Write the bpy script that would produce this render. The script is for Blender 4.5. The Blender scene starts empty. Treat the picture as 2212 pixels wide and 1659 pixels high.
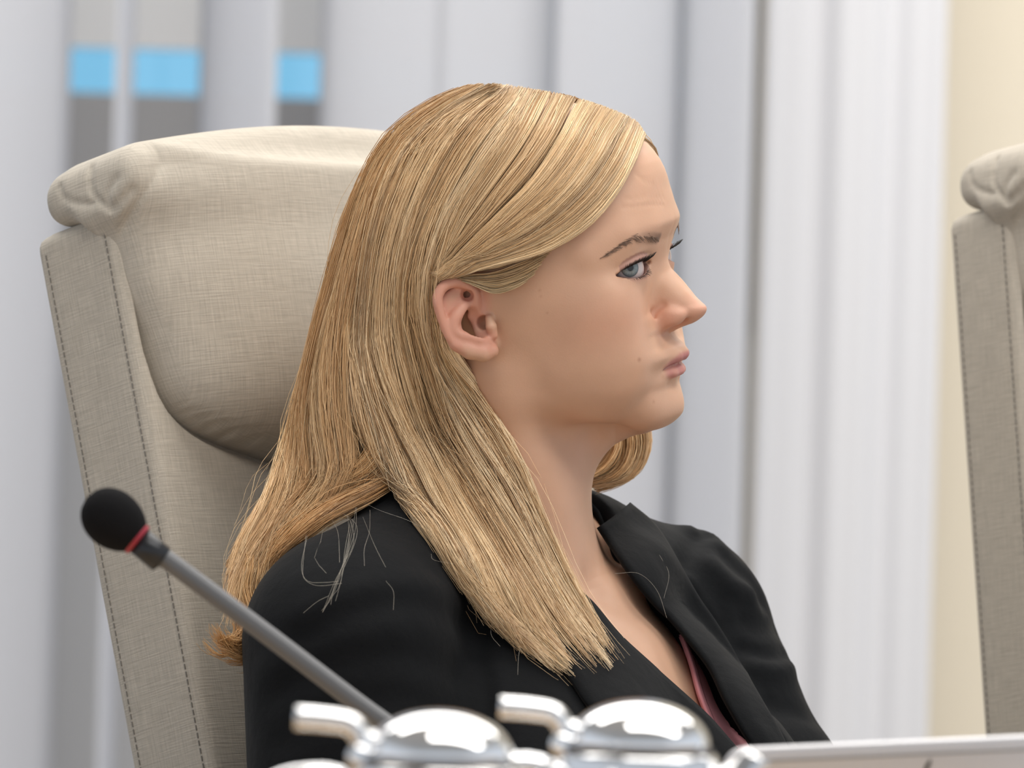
import bpy, bmesh, math, random
import numpy as np
from mathutils import Vector, Matrix

# ------------------------------------------------------------------ camera
S = bpy.context.scene
random.seed(4); RNG = np.random.default_rng(7)
W_PX, H_PX = 2212.0, 1659.0
PXM = 3400.0                    # pixels per metre at the sitter
DIST = 5.0                      # camera to sitter, metres
ROLL = math.radians(1.6)
CAM = np.array([0.0, -DIST, 1.10])
RIGHT = np.array([math.cos(ROLL), 0, math.sin(ROLL)])
UP = np.array([-math.sin(ROLL), 0, math.cos(ROLL)])
FWD = np.array([0.0, 1.0, 0.0])
cam_d = bpy.data.cameras.new('camera'); cam = bpy.data.objects.new('camera', cam_d)
S.collection.objects.link(cam)
cam_d.sensor_width = 36.0; cam_d.sensor_fit = 'HORIZONTAL'
cam_d.lens = 36.0 * PXM * DIST / W_PX
M = Matrix.Identity(4)
for i in range(3):
    M[i][0] = RIGHT[i]; M[i][1] = UP[i]; M[i][2] = -FWD[i]; M[i][3] = CAM[i]
cam.matrix_world = M
cam_d.clip_start = 0.1; cam_d.clip_end = 60
cam_d.dof.use_dof = True; cam_d.dof.focus_distance = DIST - 0.05; cam_d.dof.aperture_fstop = 9.0
S.camera = cam
S.view_settings.view_transform = 'Standard'; S.view_settings.look = 'None'
S.view_settings.gamma = 1.0; S.view_settings.exposure = 0.0
S.view_settings.use_curve_mapping = False

def P(px, py, y=0.0):
    """pixel -> world point at depth y (metres behind the sitter's plane)"""
    d = DIST + y
    u = (px - W_PX/2) / (PXM*DIST) * d; v = (H_PX/2 - py) / (PXM*DIST) * d
    return CAM + RIGHT*u + UP*v + FWD*d
def proj(p):
    p = np.asarray(p) - CAM
    d = p @ FWD
    return np.stack([W_PX/2 + (p@RIGHT)/d*PXM*DIST, H_PX/2 - (p@UP)/d*PXM*DIST], -1)

# ------------------------------------------------------------------ world and lamps
wd = bpy.data.worlds.new('world'); S.world = wd; wd.use_nodes = True
bg = wd.node_tree.nodes['Background']
bg.inputs['Color'].default_value = (0.86, 0.92, 1.0, 1); bg.inputs['Strength'].default_value = 0.85
def area(name, loc, size, power, col, target):
    d = bpy.data.lights.new(name, 'AREA'); d.shape = 'RECTANGLE'; d.size, d.size_y = size
    d.energy = power; d.color = col
    o = bpy.data.objects.new(name, d); S.collection.objects.link(o); o.location = loc
    o.rotation_euler = (Vector(target) - Vector(loc)).to_track_quat('-Z', 'Y').to_euler()
    return o
area('unseen_ceiling_lamp', (0.1, 1.75, 3.0), (4.0, 0.6), 66, (1, 0.97, 0.93), (0.1, 1.75, 0))  # added to brighten the blinds and back wall; no lamp known there
area('unseen_ceiling_lamp', (0.1, 0.15, 3.0), (3.0, 0.7), 52, (1, 0.96, 0.90), (0.1, 0.15, 0))
area('unseen_ceiling_lamp', (1.1, -1.5, 3.0), (3.0, 0.7), 52, (1, 0.96, 0.90), (1.1, -1.5, 0))

# ------------------------------------------------------------------ object helpers
COL = S.collection
def tag(o, label=None, cat=None, group=None, kind=None):
    if label: o['label'] = label
    if cat: o['category'] = cat
    if group: o['group'] = group
    if kind: o['kind'] = kind
    return o
def empty(name, loc):
    o = bpy.data.objects.new(name, None); COL.objects.link(o); o.location = loc; o.empty_display_size = 0.05
    return o
def mesh_obj(name, V, F, mat, parent=None, smooth=True):
    """V (n,3) world coordinates, F array (m,3|4) or list; origin stays with the parent"""
    V = np.asarray(V, dtype=np.float32)
    off = np.array(parent_loc(parent), dtype=np.float32) if parent is not None else np.zeros(3, np.float32)
    if parent is None:
        off = np.array([(V[:,0].min()+V[:,0].max())/2, (V[:,1].min()+V[:,1].max())/2, V[:,2].min()], np.float32)
    me = bpy.data.meshes.new(name)
    Fa = np.asarray(F) if not isinstance(F, list) else None
    if Fa is None:
        me.from_pydata((V-off).tolist(), [], F)
    else:
        k = Fa.shape[1]; m = len(Fa)
        me.vertices.add(len(V)); me.vertices.foreach_set('co', (V-off).ravel())
        me.loops.add(m*k); me.loops.foreach_set('vertex_index', Fa.ravel().astype(np.int32))
        me.polygons.add(m); me.polygons.foreach_set('loop_start', np.arange(0, m*k, k, dtype=np.int32))
        me.update(calc_edges=True)
    me.validate()
    me.polygons.foreach_set('use_smooth', np.full(len(me.polygons), smooth, bool))
    me.materials.append(mat)
    o = bpy.data.objects.new(name, me); COL.objects.link(o)
    if parent is not None:
        o.parent = parent
    else:
        o.location = off.tolist()
    return o
def parent_loc(p):
    l = Vector((0,0,0))
    while p is not None:
        l = l + p.location; p = p.parent
    return l
def set_col(o, C):
    a = o.data.color_attributes.new('Col', 'FLOAT_COLOR', 'POINT')
    C4 = np.ones((len(C), 4), np.float32); C4[:, :3] = C
    a.data.foreach_set('color', C4.ravel())

# ------------------------------------------------------------------ materials
def mat(name, col=(0.8,0.8,0.8), rough=0.6, metal=0.0, spec=0.5, **kw):
    m = bpy.data.materials.new(name); m.use_nodes = True
    b = m.node_tree.nodes['Principled BSDF']
    b.inputs['Base Color'].default_value = (*col, 1); b.inputs['Roughness'].default_value = rough
    b.inputs['Metallic'].default_value = metal; b.inputs['Specular IOR Level'].default_value = spec
    for k, v in kw.items():
        b.inputs[k.replace('_', ' ')].default_value = v
    return m
def nt(m): return m.node_tree.nodes, m.node_tree.links, m.node_tree.nodes['Principled BSDF']

# ------------------------------------------------------------------ implicit modelling
def smin(a, b, k):
    h = np.clip(0.5 + 0.5*(b-a)/k, 0, 1)
    return b*(1-h) + a*h - k*h*(1-h)
def smax(a, b, k): return -smin(-a, -b, k)
def ell(p, c, r):
    q = (p - np.asarray(c, np.float32)) / np.asarray(r, np.float32)
    k0 = np.sqrt((q*q).sum(-1)); k1 = np.sqrt(((q/np.asarray(r, np.float32))**2).sum(-1)) + 1e-9
    return k0*(k0-1)/k1
def cone(p, a, b, ra, rb):
    """rounded cone between a and b (radius blends linearly)"""
    a = np.asarray(a, np.float32); b = np.asarray(b, np.float32); d = b-a
    t = np.clip(((p-a)@d)/max(float(d@d), 1e-9), 0, 1)
    return np.sqrt(((p - a - t[..., None]*d)**2).sum(-1)) - (ra + (rb-ra)*t)
def chain(p, pts, rad, k=0.0):
    r = None
    for i in range(len(pts)-1):
        c = cone(p, pts[i], pts[i+1], rad[i], rad[i+1])
        r = c if r is None else (np.minimum(r, c) if k == 0 else smin(r, c, k))
    return r
def segd(p, pts):
    """distance to polyline"""
    r = None
    for i in range(len(pts)-1):
        c = cone(p, pts[i], pts[i+1], 0, 0)
        r = c if r is None else np.minimum(r, c)
    return r
def box(p, c, h, r):
    q = np.abs(p - np.asarray(c, np.float32)) - (np.asarray(h, np.float32) - r)
    return np.sqrt((np.maximum(q, 0)**2).sum(-1)) + np.minimum(q.max(-1), 0) - r
def poly2d(x, y, V):
    """signed distance to polygon V (n,2), negative inside"""
    V = np.asarray(V, np.float32); n = len(V)
    d = np.full(x.shape, 1e9, np.float32); s = np.ones(x.shape, np.float32)
    j = n-1
    for i in range(n):
        ex, ey = V[j]-V[i]; wx = x-V[i,0]; wy = y-V[i,1]
        t = np.clip((wx*ex+wy*ey)/(ex*ex+ey*ey+1e-12), 0, 1)
        d = np.minimum(d, (wx-ex*t)**2 + (wy-ey*t)**2)
        c1 = y >= V[i,1]; c2 = y < V[j,1]; c3 = ex*wy > ey*wx
        flip = (c1 & c2 & c3) | (~c1 & ~c2 & ~c3)
        s = np.where(flip, -s, s); j = i
    return s*np.sqrt(d)
def axis(lo, hi, h, fine=None, hf=None):
    if fine is None: return np.arange(lo, hi+h, h, dtype=np.float32)
    a = list(np.arange(fine[0], fine[1], hf)); x = fine[0]; st = hf; pre = []
    while x > lo:
        st = min(st*1.25, h); x -= st; pre.append(x)
    x = a[-1]; st = hf; post = []
    while x < hi:
        st = min(st*1.25, h); x += st; post.append(x)
    return np.array(pre[::-1] + a + post, np.float32)
def isosurf(f, ax, ay, az, band=3.0, chunk=400000):
    """surface nets over a rectilinear grid, field evaluated only near the surface"""
    st = 4
    nx, ny, nz = len(ax), len(ay), len(az)
    def ci(n): return np.minimum(np.arange(0, n+st-1, st), n-1)
    ix, iy, iz = ci(nx), ci(ny), ci(nz)
    def ev(pts):
        out = np.empty(len(pts), np.float32)
        for i in range(0, len(pts), chunk): out[i:i+chunk] = f(pts[i:i+chunk])
        return out
    G = np.stack(np.meshgrid(ax[ix], ay[iy], az[iz], indexing='ij'), -1).reshape(-1, 3)
    C = ev(G).reshape(len(ix), len(iy), len(iz))
    def cs(a, i): return np.diff(a[i])
    hx, hy, hz = cs(ax, ix), cs(ay, iy), cs(az, iz)
    diag = np.sqrt(hx[:,None,None]**2 + hy[None,:,None]**2 + hz[None,None,:]**2)
    cmin = None; cmax = None
    for dx in (0,1):
        for dy in (0,1):
            for dz in (0,1):
                c = C[dx:C.shape[0]-1+dx, dy:C.shape[1]-1+dy, dz:C.shape[2]-1+dz]
                cmin = c.copy() if cmin is None else np.minimum(cmin, c)
                cmax = c.copy() if cmax is None else np.maximum(cmax, c)
    act = (cmin < diag*0.9*band/3) & (cmax > -diag*0.9*band/3)
    # spread nearest coarse value
    D = np.empty((nx, ny, nz), np.float32)
    cx = np.minimum(np.arange(nx)//st, len(ix)-2); cy = np.minimum(np.arange(ny)//st, len(iy)-2); cz = np.minimum(np.arange(nz)//st, len(iz)-2)
    D[:] = np.where(cmin[np.ix_(cx, cy, cz)] > 0, 1.0, -1.0)
    mk = np.zeros((nx, ny, nz), bool)
    A = act
    for dx in (0, 1):
        for dy in (0, 1):
            for dz in (0, 1):
                kx = np.clip((np.arange(nx)-dx)//st, 0, len(ix)-2); ky = np.clip((np.arange(ny)-dy)//st, 0, len(iy)-2); kz = np.clip((np.arange(nz)-dz)//st, 0, len(iz)-2)
                mk |= A[np.ix_(kx, ky, kz)]
    I = np.argwhere(mk)
    pts = np.stack([ax[I[:,0]], ay[I[:,1]], az[I[:,2]]], -1)
    D[I[:,0], I[:,1], I[:,2]] = ev(pts)
    ins = D < 0
    tot = np.zeros((nx-1, ny-1, nz-1), np.int8)
    offs = [(a,b,c) for a in (0,1) for b in (0,1) for c in (0,1)]
    for a,b,c in offs: tot += ins[a:nx-1+a, b:ny-1+b, c:nz-1+c]
    cell = np.argwhere((tot > 0) & (tot < 8))
    vid = np.full((nx-1, ny-1, nz-1), -1, np.int32); vid[cell[:,0], cell[:,1], cell[:,2]] = np.arange(len(cell))
    acc = np.zeros((len(cell), 3), np.float64); cnt = np.zeros(len(cell))
    for e in range(3):
        for u in (0,1):
            for v in (0,1):
                o0 = [0,0,0]; o0[(e+1)%3] = u; o0[(e+2)%3] = v
                o1 = list(o0); o1[e] = 1
                a = D[cell[:,0]+o0[0], cell[:,1]+o0[1], cell[:,2]+o0[2]]; b = D[cell[:,0]+o1[0], cell[:,1]+o1[1], cell[:,2]+o1[2]]
                m = (a < 0) != (b < 0)
                t = np.where(m, a/(a-b+1e-20), 0)
                q0 = np.stack([ax[cell[:,0]+o0[0]], ay[cell[:,1]+o0[1]], az[cell[:,2]+o0[2]]], -1)
                q1 = np.stack([ax[cell[:,0]+o1[0]], ay[cell[:,1]+o1[1]], az[cell[:,2]+o1[2]]], -1)
                acc[m] += (q0 + (q1-q0)*t[:,None])[m]; cnt[m] += 1
    V = acc/cnt[:,None]
    Q = []
    for e in range(3):
        sl0 = [slice(None)]*3; sl1 = [slice(None)]*3
        sl0[e] = slice(0, -1); sl1[e] = slice(1, None)
        a = ins[tuple(sl0)]; b = ins[tuple(sl1)]
        E = np.argwhere(a != b)
        e1, e2 = (e+1)%3, (e+2)%3
        ok = (E[:,e1] > 0) & (E[:,e2] > 0) & (E[:,e1] < D.shape[e1]-1) & (E[:,e2] < D.shape[e2]-1)
        E = E[ok]
        fl = ins[E[:,0], E[:,1], E[:,2]]
        def vat(d1, d2):
            c = E.copy(); c[:,e1] -= d1; c[:,e2] -= d2
            return vid[c[:,0], c[:,1], c[:,2]]
        q = np.stack([vat(1,1), vat(0,1), vat(0,0), vat(1,0)], -1)
        q[~fl] = q[~fl][:, ::-1]
        Q.append(q)
    return V, np.concatenate(Q)
def raycast(f, px, py, d0=4.4, d1=5.6, n=240):
    """first hit of pixel rays with a field given in world metres; returns points (nan when missed)"""
    px = np.atleast_1d(np.asarray(px, float)); py = np.atleast_1d(np.asarray(py, float))
    A = np.stack([P(a, b, d0-DIST) for a, b in zip(px, py)]); B = np.stack([P(a, b, d1-DIST) for a, b in zip(px, py)])
    T = np.linspace(0, 1, n)
    X = A[:,None] + (B-A)[:,None]*T[None,:,None]
    v = f(X.reshape(-1,3).astype(np.float32)).reshape(len(px), n)
    neg = v < 0
    k = np.argmax(neg, 1); hit = neg.any(1) & (k > 0)
    k = np.maximum(k, 1); r = np.arange(len(px))
    a, b = v[r,k-1], v[r,k]; t = T[k-1] + (T[k]-T[k-1])*a/(a-b+1e-12)
    R = A + (B-A)*t[:,None]; R[~hit] = np.nan
    return R
def spline(pts, n):
    """Catmull-Rom through pts -> n samples, parametrised by chord length"""
    p = np.asarray(pts, float)
    L = np.r_[0, np.cumsum(np.linalg.norm(np.diff(p, axis=0), axis=1))]
    e = np.vstack([2*p[0]-p[1], p, 2*p[-1]-p[-2]])
    t = np.linspace(0, L[-1], n); i = np.clip(np.searchsorted(L, t, 'right')-1, 0, len(p)-2)
    u = ((t-L[i])/(L[i+1]-L[i]+1e-12))[:,None]
    a, b, c, d = e[i], e[i+1], e[i+2], e[i+3]
    return 0.5*((2*b) + (-a+c)*u + (2*a-5*b+4*c-d)*u*u + (-a+3*b-3*c+d)*u**3)
def lut(xs, ys):
    """smooth monotone-ish interpolation table"""
    xs = np.asarray(xs, float); ys = np.asarray(ys, float); o = np.argsort(xs); xs, ys = xs[o], ys[o]
    X = np.linspace(xs[0], xs[-1], 600)
    m = np.zeros(len(xs)); dl = np.diff(ys)/np.diff(xs)
    m[0], m[-1] = dl[0], dl[-1]
    for i in range(1, len(xs)-1):
        m[i] = 0 if dl[i-1]*dl[i] <= 0 else 2*dl[i-1]*dl[i]/(dl[i-1]+dl[i])
    i = np.clip(np.searchsorted(xs, X, 'right')-1, 0, len(xs)-2); h = xs[i+1]-xs[i]; t = (X-xs[i])/h
    Y = (2*t**3-3*t**2+1)*ys[i] + (t**3-2*t**2+t)*h*m[i] + (-2*t**3+3*t**2)*ys[i+1] + (t**3-t**2)*h*m[i+1]
    return lambda z: np.interp(z, X, Y).astype(np.float32)
def tube(path, rad, ns=10, cap=True):
    """mesh tube along a path with radius per point"""
    p = np.asarray(path, float); n = len(p); rad = np.broadcast_to(rad, (n,))
    T = np.gradient(p, axis=0); T /= np.linalg.norm(T, axis=1)[:,None]+1e-12
    up = np.array([0.13, 0.31, 0.94]); V = []
    N = np.cross(T[0], up); N /= np.linalg.norm(N)
    for i in range(n):
        N = N - T[i]*(N@T[i]); N /= np.linalg.norm(N); B = np.cross(T[i], N)
        for a in range(ns):
            th = 2*math.pi*a/ns; V.append(p[i] + rad[i]*(math.cos(th)*N + math.sin(th)*B))
    F = [(i*ns+a, i*ns+(a+1)%ns, (i+1)*ns+(a+1)%ns, (i+1)*ns+a) for i in range(n-1) for a in range(ns)]
    if cap:
        F.append(tuple(range(ns))[::-1]); F.append(tuple((n-1)*ns+a for a in range(ns)))
    return np.array(V), F
def merge(parts):
    V, F, o = [], [], 0
    for v, f in parts:
        V.append(np.asarray(v)); F += [tuple(int(i)+o for i in q) for q in f]; o += len(v)
    return np.vstack(V), F
def lathe(prof, axis_o, ns=48, ax=np.array([0,0,1.0])):
    """revolve (r,h) profile about an axis through axis_o"""
    ax = ax/np.linalg.norm(ax); e1 = np.cross(ax, [0.3, 0.9, 0.1]); e1 /= np.linalg.norm(e1); e2 = np.cross(ax, e1)
    V = []; n = len(prof)
    for r, h in prof:
        for a in range(ns):
            th = 2*math.pi*a/ns
            V.append(axis_o + ax*h + r*(math.cos(th)*e1 + math.sin(th)*e2))
    F = [(i*ns+a, i*ns+(a+1)%ns, (i+1)*ns+(a+1)%ns, (i+1)*ns+a) for i in range(n-1) for a in range(ns)]
    F.append(tuple(range(ns))[::-1]); F.append(tuple((n-1)*ns+a for a in range(ns)))
    return np.array(V), F
# ================================================================== the room
def slab(name, lo, hi, m, parent=None):
    lo = np.array(lo, float); hi = np.array(hi, float)
    V = [[(lo, hi)[(i >> k) & 1][k] for k in range(3)] for i in range(8)]
    F = [(0, 2, 3, 1), (4, 5, 7, 6), (0, 1, 5, 4), (2, 6, 7, 3), (0, 4, 6, 2), (1, 3, 7, 5)]
    return mesh_obj(name, V, F, m, parent, smooth=False)
def plaster(name, col, rough=0.85):
    m = mat(name, col, rough, spec=0.2); n, l, b = nt(m)
    tc = n.new('ShaderNodeTexCoord'); nz = n.new('ShaderNodeTexNoise'); nz.inputs['Scale'].default_value = 90; nz.inputs['Detail'].default_value = 4
    l.new(tc.outputs['Object'], nz.inputs['Vector']); bp = n.new('ShaderNodeBump'); bp.inputs['Strength'].default_value = 0.1; bp.inputs['Distance'].default_value = 0.002
    l.new(nz.outputs['Fac'], bp.inputs['Height']); l.new(bp.outputs['Normal'], b.inputs['Normal'])
    return m
cream = plaster('cream_paint', (0.90, 0.815, 0.665)); white_p = plaster('white_paint', (0.78, 0.78, 0.77)); grey_p = plaster('grey_paint', (0.52, 0.52, 0.53))
carpet = plaster('grey_carpet', (0.22, 0.21, 0.20), 0.95)
BY = 2.70                                                           # blinds hang here
def wx(px, y): return P(px, 829.5, y)[0]
def wz(py, y): return P(1106, py, y)[2]
WY = 2.95                                                           # inner face of the back wall
x_win1 = wx(1622, WY)
tag(slab('floor', (-4, -6.5, -0.1), (4, 3.4, 0), carpet), kind='structure')
tag(slab('ceiling', (-4, -6.5, 3.02), (4, 3.4, 3.12), white_p), kind='structure')
zs, zt = wz(700, WY), 2.75
wb = tag(slab('wall_back', (x_win1, WY, 0), (4, WY+0.25, 3.02), cream), kind='structure')
slab('parapet', (-4, WY, 0), (x_win1, WY+0.25, zs), grey_p, wb)
slab('lintel', (-4, WY, zt), (x_win1, WY+0.25, 3.02), white_p, wb)
frame_m = mat('grey_aluminium', (0.36, 0.36, 0.37), 0.45, metal=0.2)
screen_m = mat('grey_screen', (0.88, 0.87, 0.86), 0.9)
dark_m = mat('dark_spandrel', (0.42, 0.41, 0.41), 0.7)
glass = bpy.data.materials.new('blue_glass'); glass.use_nodes = True
n_, l_ = glass.node_tree.nodes, glass.node_tree.links; n_.clear()
o_ = n_.new('ShaderNodeOutputMaterial'); tr = n_.new('ShaderNodeBsdfTransparent'); gl = n_.new('ShaderNodeBsdfGlossy'); mxs = n_.new('ShaderNodeMixShader')
tr.inputs['Color'].default_value = (0.56, 0.86, 1.0, 1); gl.inputs['Roughness'].default_value = 0.03; mxs.inputs['Fac'].default_value = 0.06
l_.new(tr.outputs[0], mxs.inputs[1]); l_.new(gl.outputs[0], mxs.inputs[2]); l_.new(mxs.outputs[0], o_.inputs[0])
wn = tag(empty('window_1', (0, WY+0.12, zs)), kind='structure')
xa, xb = -3.9, x_win1
zb0, zb1 = wz(226, WY+.12), wz(128, WY+.12)
xr = wx(1150, WY+.12)
slab('lower_panel', (xa, WY+.11, zs), (xb, WY+.14, zb0), dark_m, wn)
slab('pane', (xa, WY+.12, zb0), (xr, WY+.128, zb1), glass, wn)
slab('sun_screen', (xa, WY+.11, zb1), (xr, WY+.14, zt), screen_m, wn)
slab('pane', (xr+.05, WY+.12, zb0), (xb, WY+.128, zt), glass, wn)
slab('mullion', (xr, WY+.08, zs), (xr+.05, WY+.17, zt), frame_m, wn)
slab('jamb', (xb-.055, WY-.01, zs), (xb, WY+.17, zt), frame_m, wn)
# vertical blind: every slat is a thing of its own part
blind_m = bpy.data.materials.new('blind_fabric'); blind_m.use_nodes = True
n_, l_ = blind_m.node_tree.nodes, blind_m.node_tree.links; n_.clear()
o_ = n_.new('ShaderNodeOutputMaterial'); df = n_.new('ShaderNodeBsdfDiffuse'); tl = n_.new('ShaderNodeBsdfTranslucent'); tp = n_.new('ShaderNodeBsdfTransparent')
df.inputs['Color'].default_value = (0.74, 0.745, 0.78, 1); tl.inputs['Color'].default_value = (0.74, 0.76, 0.80, 1)
m1 = n_.new('ShaderNodeMixShader'); m1.inputs['Fac'].default_value = 0.30; m2 = n_.new('ShaderNodeMixShader'); m2.inputs['Fac'].default_value = 0.10
nz = n_.new('ShaderNodeTexNoise'); nz.inputs['Scale'].default_value = 400; tcb = n_.new('ShaderNodeTexCoord'); bpb = n_.new('ShaderNodeBump'); bpb.inputs['Strength'].default_value = 0.2; bpb.inputs['Distance'].default_value = 0.001
l_.new(tcb.outputs['Object'], nz.inputs['Vector']); l_.new(nz.outputs['Fac'], bpb.inputs['Height']); l_.new(bpb.outputs['Normal'], df.inputs['Normal'])
l_.new(df.outputs[0], m1.inputs[1]); l_.new(tl.outputs[0], m1.inputs[2]); l_.new(m1.outputs[0], m2.inputs[1]); l_.new(tp.outputs[0], m2.inputs[2]); l_.new(m2.outputs[0], o_.inputs[0])
blind = empty('vertical_blind', (0, BY, 0.25))
tag(blind, 'white vertical slat blind hanging in front of the window', 'blind')
slab('headrail', (-2.75, BY-.03, 2.72), (wx(1640, BY), BY+.03, 2.77), frame_m, blind)
def slat(x0, x1, sgn=1):
    cx = (wx(x0, BY)+wx(x1, BY))/2; wdt = abs(wx(x1, BY)-wx(x0, BY)); W = 0.127
    a = math.acos(min(wdt/W, 1.0))*sgn; V = []; nn = 9
    for z in (0.25, 2.72):
        for th in (-0.0004, 0.0004):
            for k in range(nn):
                u = (k/(nn-1)-0.5)*W; b_ = 0.006*(1-(2*k/(nn-1)-1)**2) + th
                V.append((cx + u*math.cos(a) + b_*math.sin(a), BY + u*math.sin(a) - b_*math.cos(a), z))
    F = []
    for k in range(nn-1):
        F.append((k, k+1, 2*nn+k+1, 2*nn+k)); F.append((nn+k, 3*nn+k, 3*nn+k+1, nn+k+1))
    F += [(0, 2*nn, 3*nn, nn), (nn-1, 2*nn-1, 4*nn-1, 3*nn-1)]
    o = mesh_obj('slat', V, F, blind_m, blind)
for k_ in range(14): slat(-985-k_*262, -715-k_*262, 1)
for a_, b_, s_ in [(-720, -450, 1), (-430, -150, 1), (-142, 132, 1), (238, 262, 1), (408, 582, -1), (672, 946, -1), (925, 1198, 1), (1180, 1446, 1), (1440, 1606, -1)]:
    slat(a_, b_, s_)
# white curtain gathered beside the window
cur_m = mat('white_curtain', (0.76, 0.76, 0.785), 0.9, spec=0.1)
x0c, x1c = wx(1632, 2.78), wx(2024, 2.78); nn = 140; V = []
amp = lambda t: 0.008*math.sin(t*2*math.pi*2.3+0.6) + 0.003*math.sin(t*2*math.pi*5.1+1.0)
for z in np.linspace(0.03, 2.7, 8):
    for th in (0, 0.002):
        for k in range(nn):
            t = k/(nn-1); V.append((x0c+(x1c-x0c)*t, 2.78 - amp(t)*(1.05-0.1*z) + th, z))
F = []
for j in range(7):
    for k in range(nn-1):
        a = j*2*nn+k; F.append((a, a+1, a+2*nn+1, a+2*nn)); F.append((a+nn, a+3*nn, a+3*nn+1, a+nn+1))
    a = j*2*nn; F.append((a, a+2*nn, a+3*nn, a+nn)); a += nn-1; F.append((a, a+nn, a+3*nn, a+2*nn))
cu = mesh_obj('curtain', V, F, cur_m); tag(cu, 'white fabric curtain hanging between the blind and the cream wall', 'curtain')
# ================================================================== the sitter
# head frame: X forward, Y towards her right side (camera side), Z up, millimetres, origin between the ears
def rotm(yaw, pitch, roll):
    cp, sp = math.cos(pitch), math.sin(pitch); cr, sr = math.cos(roll), math.sin(roll); cy, sy = math.cos(yaw), math.sin(yaw)
    Rp = np.array([[cp, 0, -sp], [0, 1, 0], [sp, 0, cp]])          # chin up
    Rr = np.array([[1, 0, 0], [0, cr, sr], [0, -sr, cr]])          # near side down
    A = Rr @ Rp                                                    # -> (fwd, near, up)
    B = np.stack([RIGHT*cy - FWD*sy, -RIGHT*sy - FWD*cy, UP], 1)   # columns in world
    return B @ A
HEAD_O = P(1143, 658, 0.0); HEAD_R = rotm(math.radians(17), math.radians(7), math.radians(8))
TOR_O = P(1122, 1176, 0.02)
def rotw(yaw, pitch, roll):
    cp, sp = math.cos(pitch), math.sin(pitch); cr, sr = math.cos(roll), math.sin(roll); cy, sy = math.cos(yaw), math.sin(yaw)
    A = np.array([[1, 0, 0], [0, cr, sr], [0, -sr, cr]]) @ np.array([[cp, 0, -sp], [0, 1, 0], [sp, 0, cp]])
    return np.array([[cy, -sy, 0], [-sy, -cy, 0], [0, 0, 1.0]]) @ A
TOR_R = rotw(math.radians(40), math.radians(10), math.radians(0.6))
def h2w(p): return HEAD_O + (np.asarray(p, float)/1000.0) @ HEAD_R.T
def w2h(p): return ((p - HEAD_O.astype(np.float32)) @ HEAD_R.astype(np.float32))*1000.0
def t2w(p): return TOR_O + (np.asarray(p, float)/1000.0) @ TOR_R.T
def w2t(p): return ((p - TOR_O.astype(np.float32)) @ TOR_R.astype(np.float32))*1000.0
def px_plane(px, py, o, n, conv=w2h):
    """pixel ray with a plane given in head millimetres"""
    a = conv(P(px, py, -1.0)[None])[0]; b = conv(P(px, py, 1.0)[None])[0]
    o = np.asarray(o, float); n = np.asarray(n, float)
    t = ((o-a)@n)/((b-a)@n)
    return a + (b-a)*t

FZ = [90, 60, 43, 31, 22, 12, 0, -12, -25, -31, -41, -49, -57, -64, -72, -80, -86, -90, -110]
f_F = lut(FZ, [80, 97, 100, 93, 87, 84, 86, 89.5, 92.5, 93, 94, 91.5, 92.0, 91.5, 92.5, 90, 82, 72, 40])
f_W = lut([90, 60, 43, 22, 0, -25, -49, -64, -80, -90, -110], [66, 69.5, 70.5, 69, 67, 63, 57, 52, 43, 37, 25])
EYE = np.array([76.2, 31.5, 17.3])
AZ0, AZW = 21.0, 79.0
def lids(az):
    """upper and lower lid margin height against the bearing round the eyeball (degrees, + is outwards)"""
    u = np.clip((az-AZ0)/AZW, -1, 1); a = 1-u*u
    zu = 4.9*np.power(a, 0.95) - 0.5 - 1.6*u
    zl = -4.9*np.power(a, 1.05) - 0.5 - 1.6*u
    return zu, zl
def bearing(de): return np.degrees(np.arctan2(de[..., 1], de[..., 0]))
def lid_pt(az, z, r):
    rho = math.sqrt(max(r*r-z*z, 1)); a = math.radians(az)
    return EYE + np.array([rho*math.cos(a), rho*math.sin(a), z])
UPPER_LIP = ([(98.2, 0, -44.8), (96.4, 8, -44.9), (90.5, 18, -47.2), (80.5, 28.5, -50.8)], [3.6, 3.4, 2.4, 1.1])
LOWER_LIP = ([(94.3, 0, -53.0), (92.6, 9, -53.0), (87.4, 18.5, -52.4), (80.5, 28.0, -51.4)], [4.2, 3.9, 2.4, 1.0])
MOUTH = [(98.5, 0, -48.6), (96.6, 9, -48.2), (90.8, 18.5, -49.4), (79.5, 29.5, -51.2), (73.5, 33.0, -53.2)]

# ear: traced on its own plane beside the head
EAR_O = np.array([0, 69.0, 0]); EAR_N = np.array([0.42, 0.90, 0.10]); EAR_N /= np.linalg.norm(EAR_N)
def ear_pt(cx, cy, lift=0.0):
    return px_plane(900+cx/5.924, 540+cy/5.924, EAR_O + EAR_N*lift, EAR_N)
HELIX = [ear_pt(700, 850, -3), ear_pt(745, 740, 0), ear_pt(745, 580, 3), ear_pt(670, 465, 5), ear_pt(530, 408, 6.5), ear_pt(380, 440, 7.5), ear_pt(290, 540, 8), ear_pt(268, 660, 8), ear_pt(300, 800, 7), ear_pt(350, 950, 6), ear_pt(410, 1090, 5), ear_pt(480, 1190, 4)]
HEL_R = [2.4, 3.0, 3.3, 3.4, 3.4, 3.4, 3.3, 3.2, 3.0, 2.8, 2.9, 3.4]
ANTI = [ear_pt(650, 680, 1), ear_pt(560, 770, 3), ear_pt(475, 900, 4.5), ear_pt(480, 1010, 4.5), ear_pt(560, 1090, 4.5), ear_pt(680, 1110, 4), ear_pt(780, 1140, 4), ear_pt(890, 1180, 2)]
ANT_R = [3.2, 4.0, 4.2, 3.8, 3.4, 3.2, 3.6, 3.0]
TRAG = [ear_pt(930, 880, 1), ear_pt(955, 980, 2.5), ear_pt(985, 1090, 1)]
LOBE = [ear_pt(520, 1220, 3.5), ear_pt(680, 1290, 3), ear_pt(850, 1320, 2), ear_pt(960, 1290, 0)]
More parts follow.
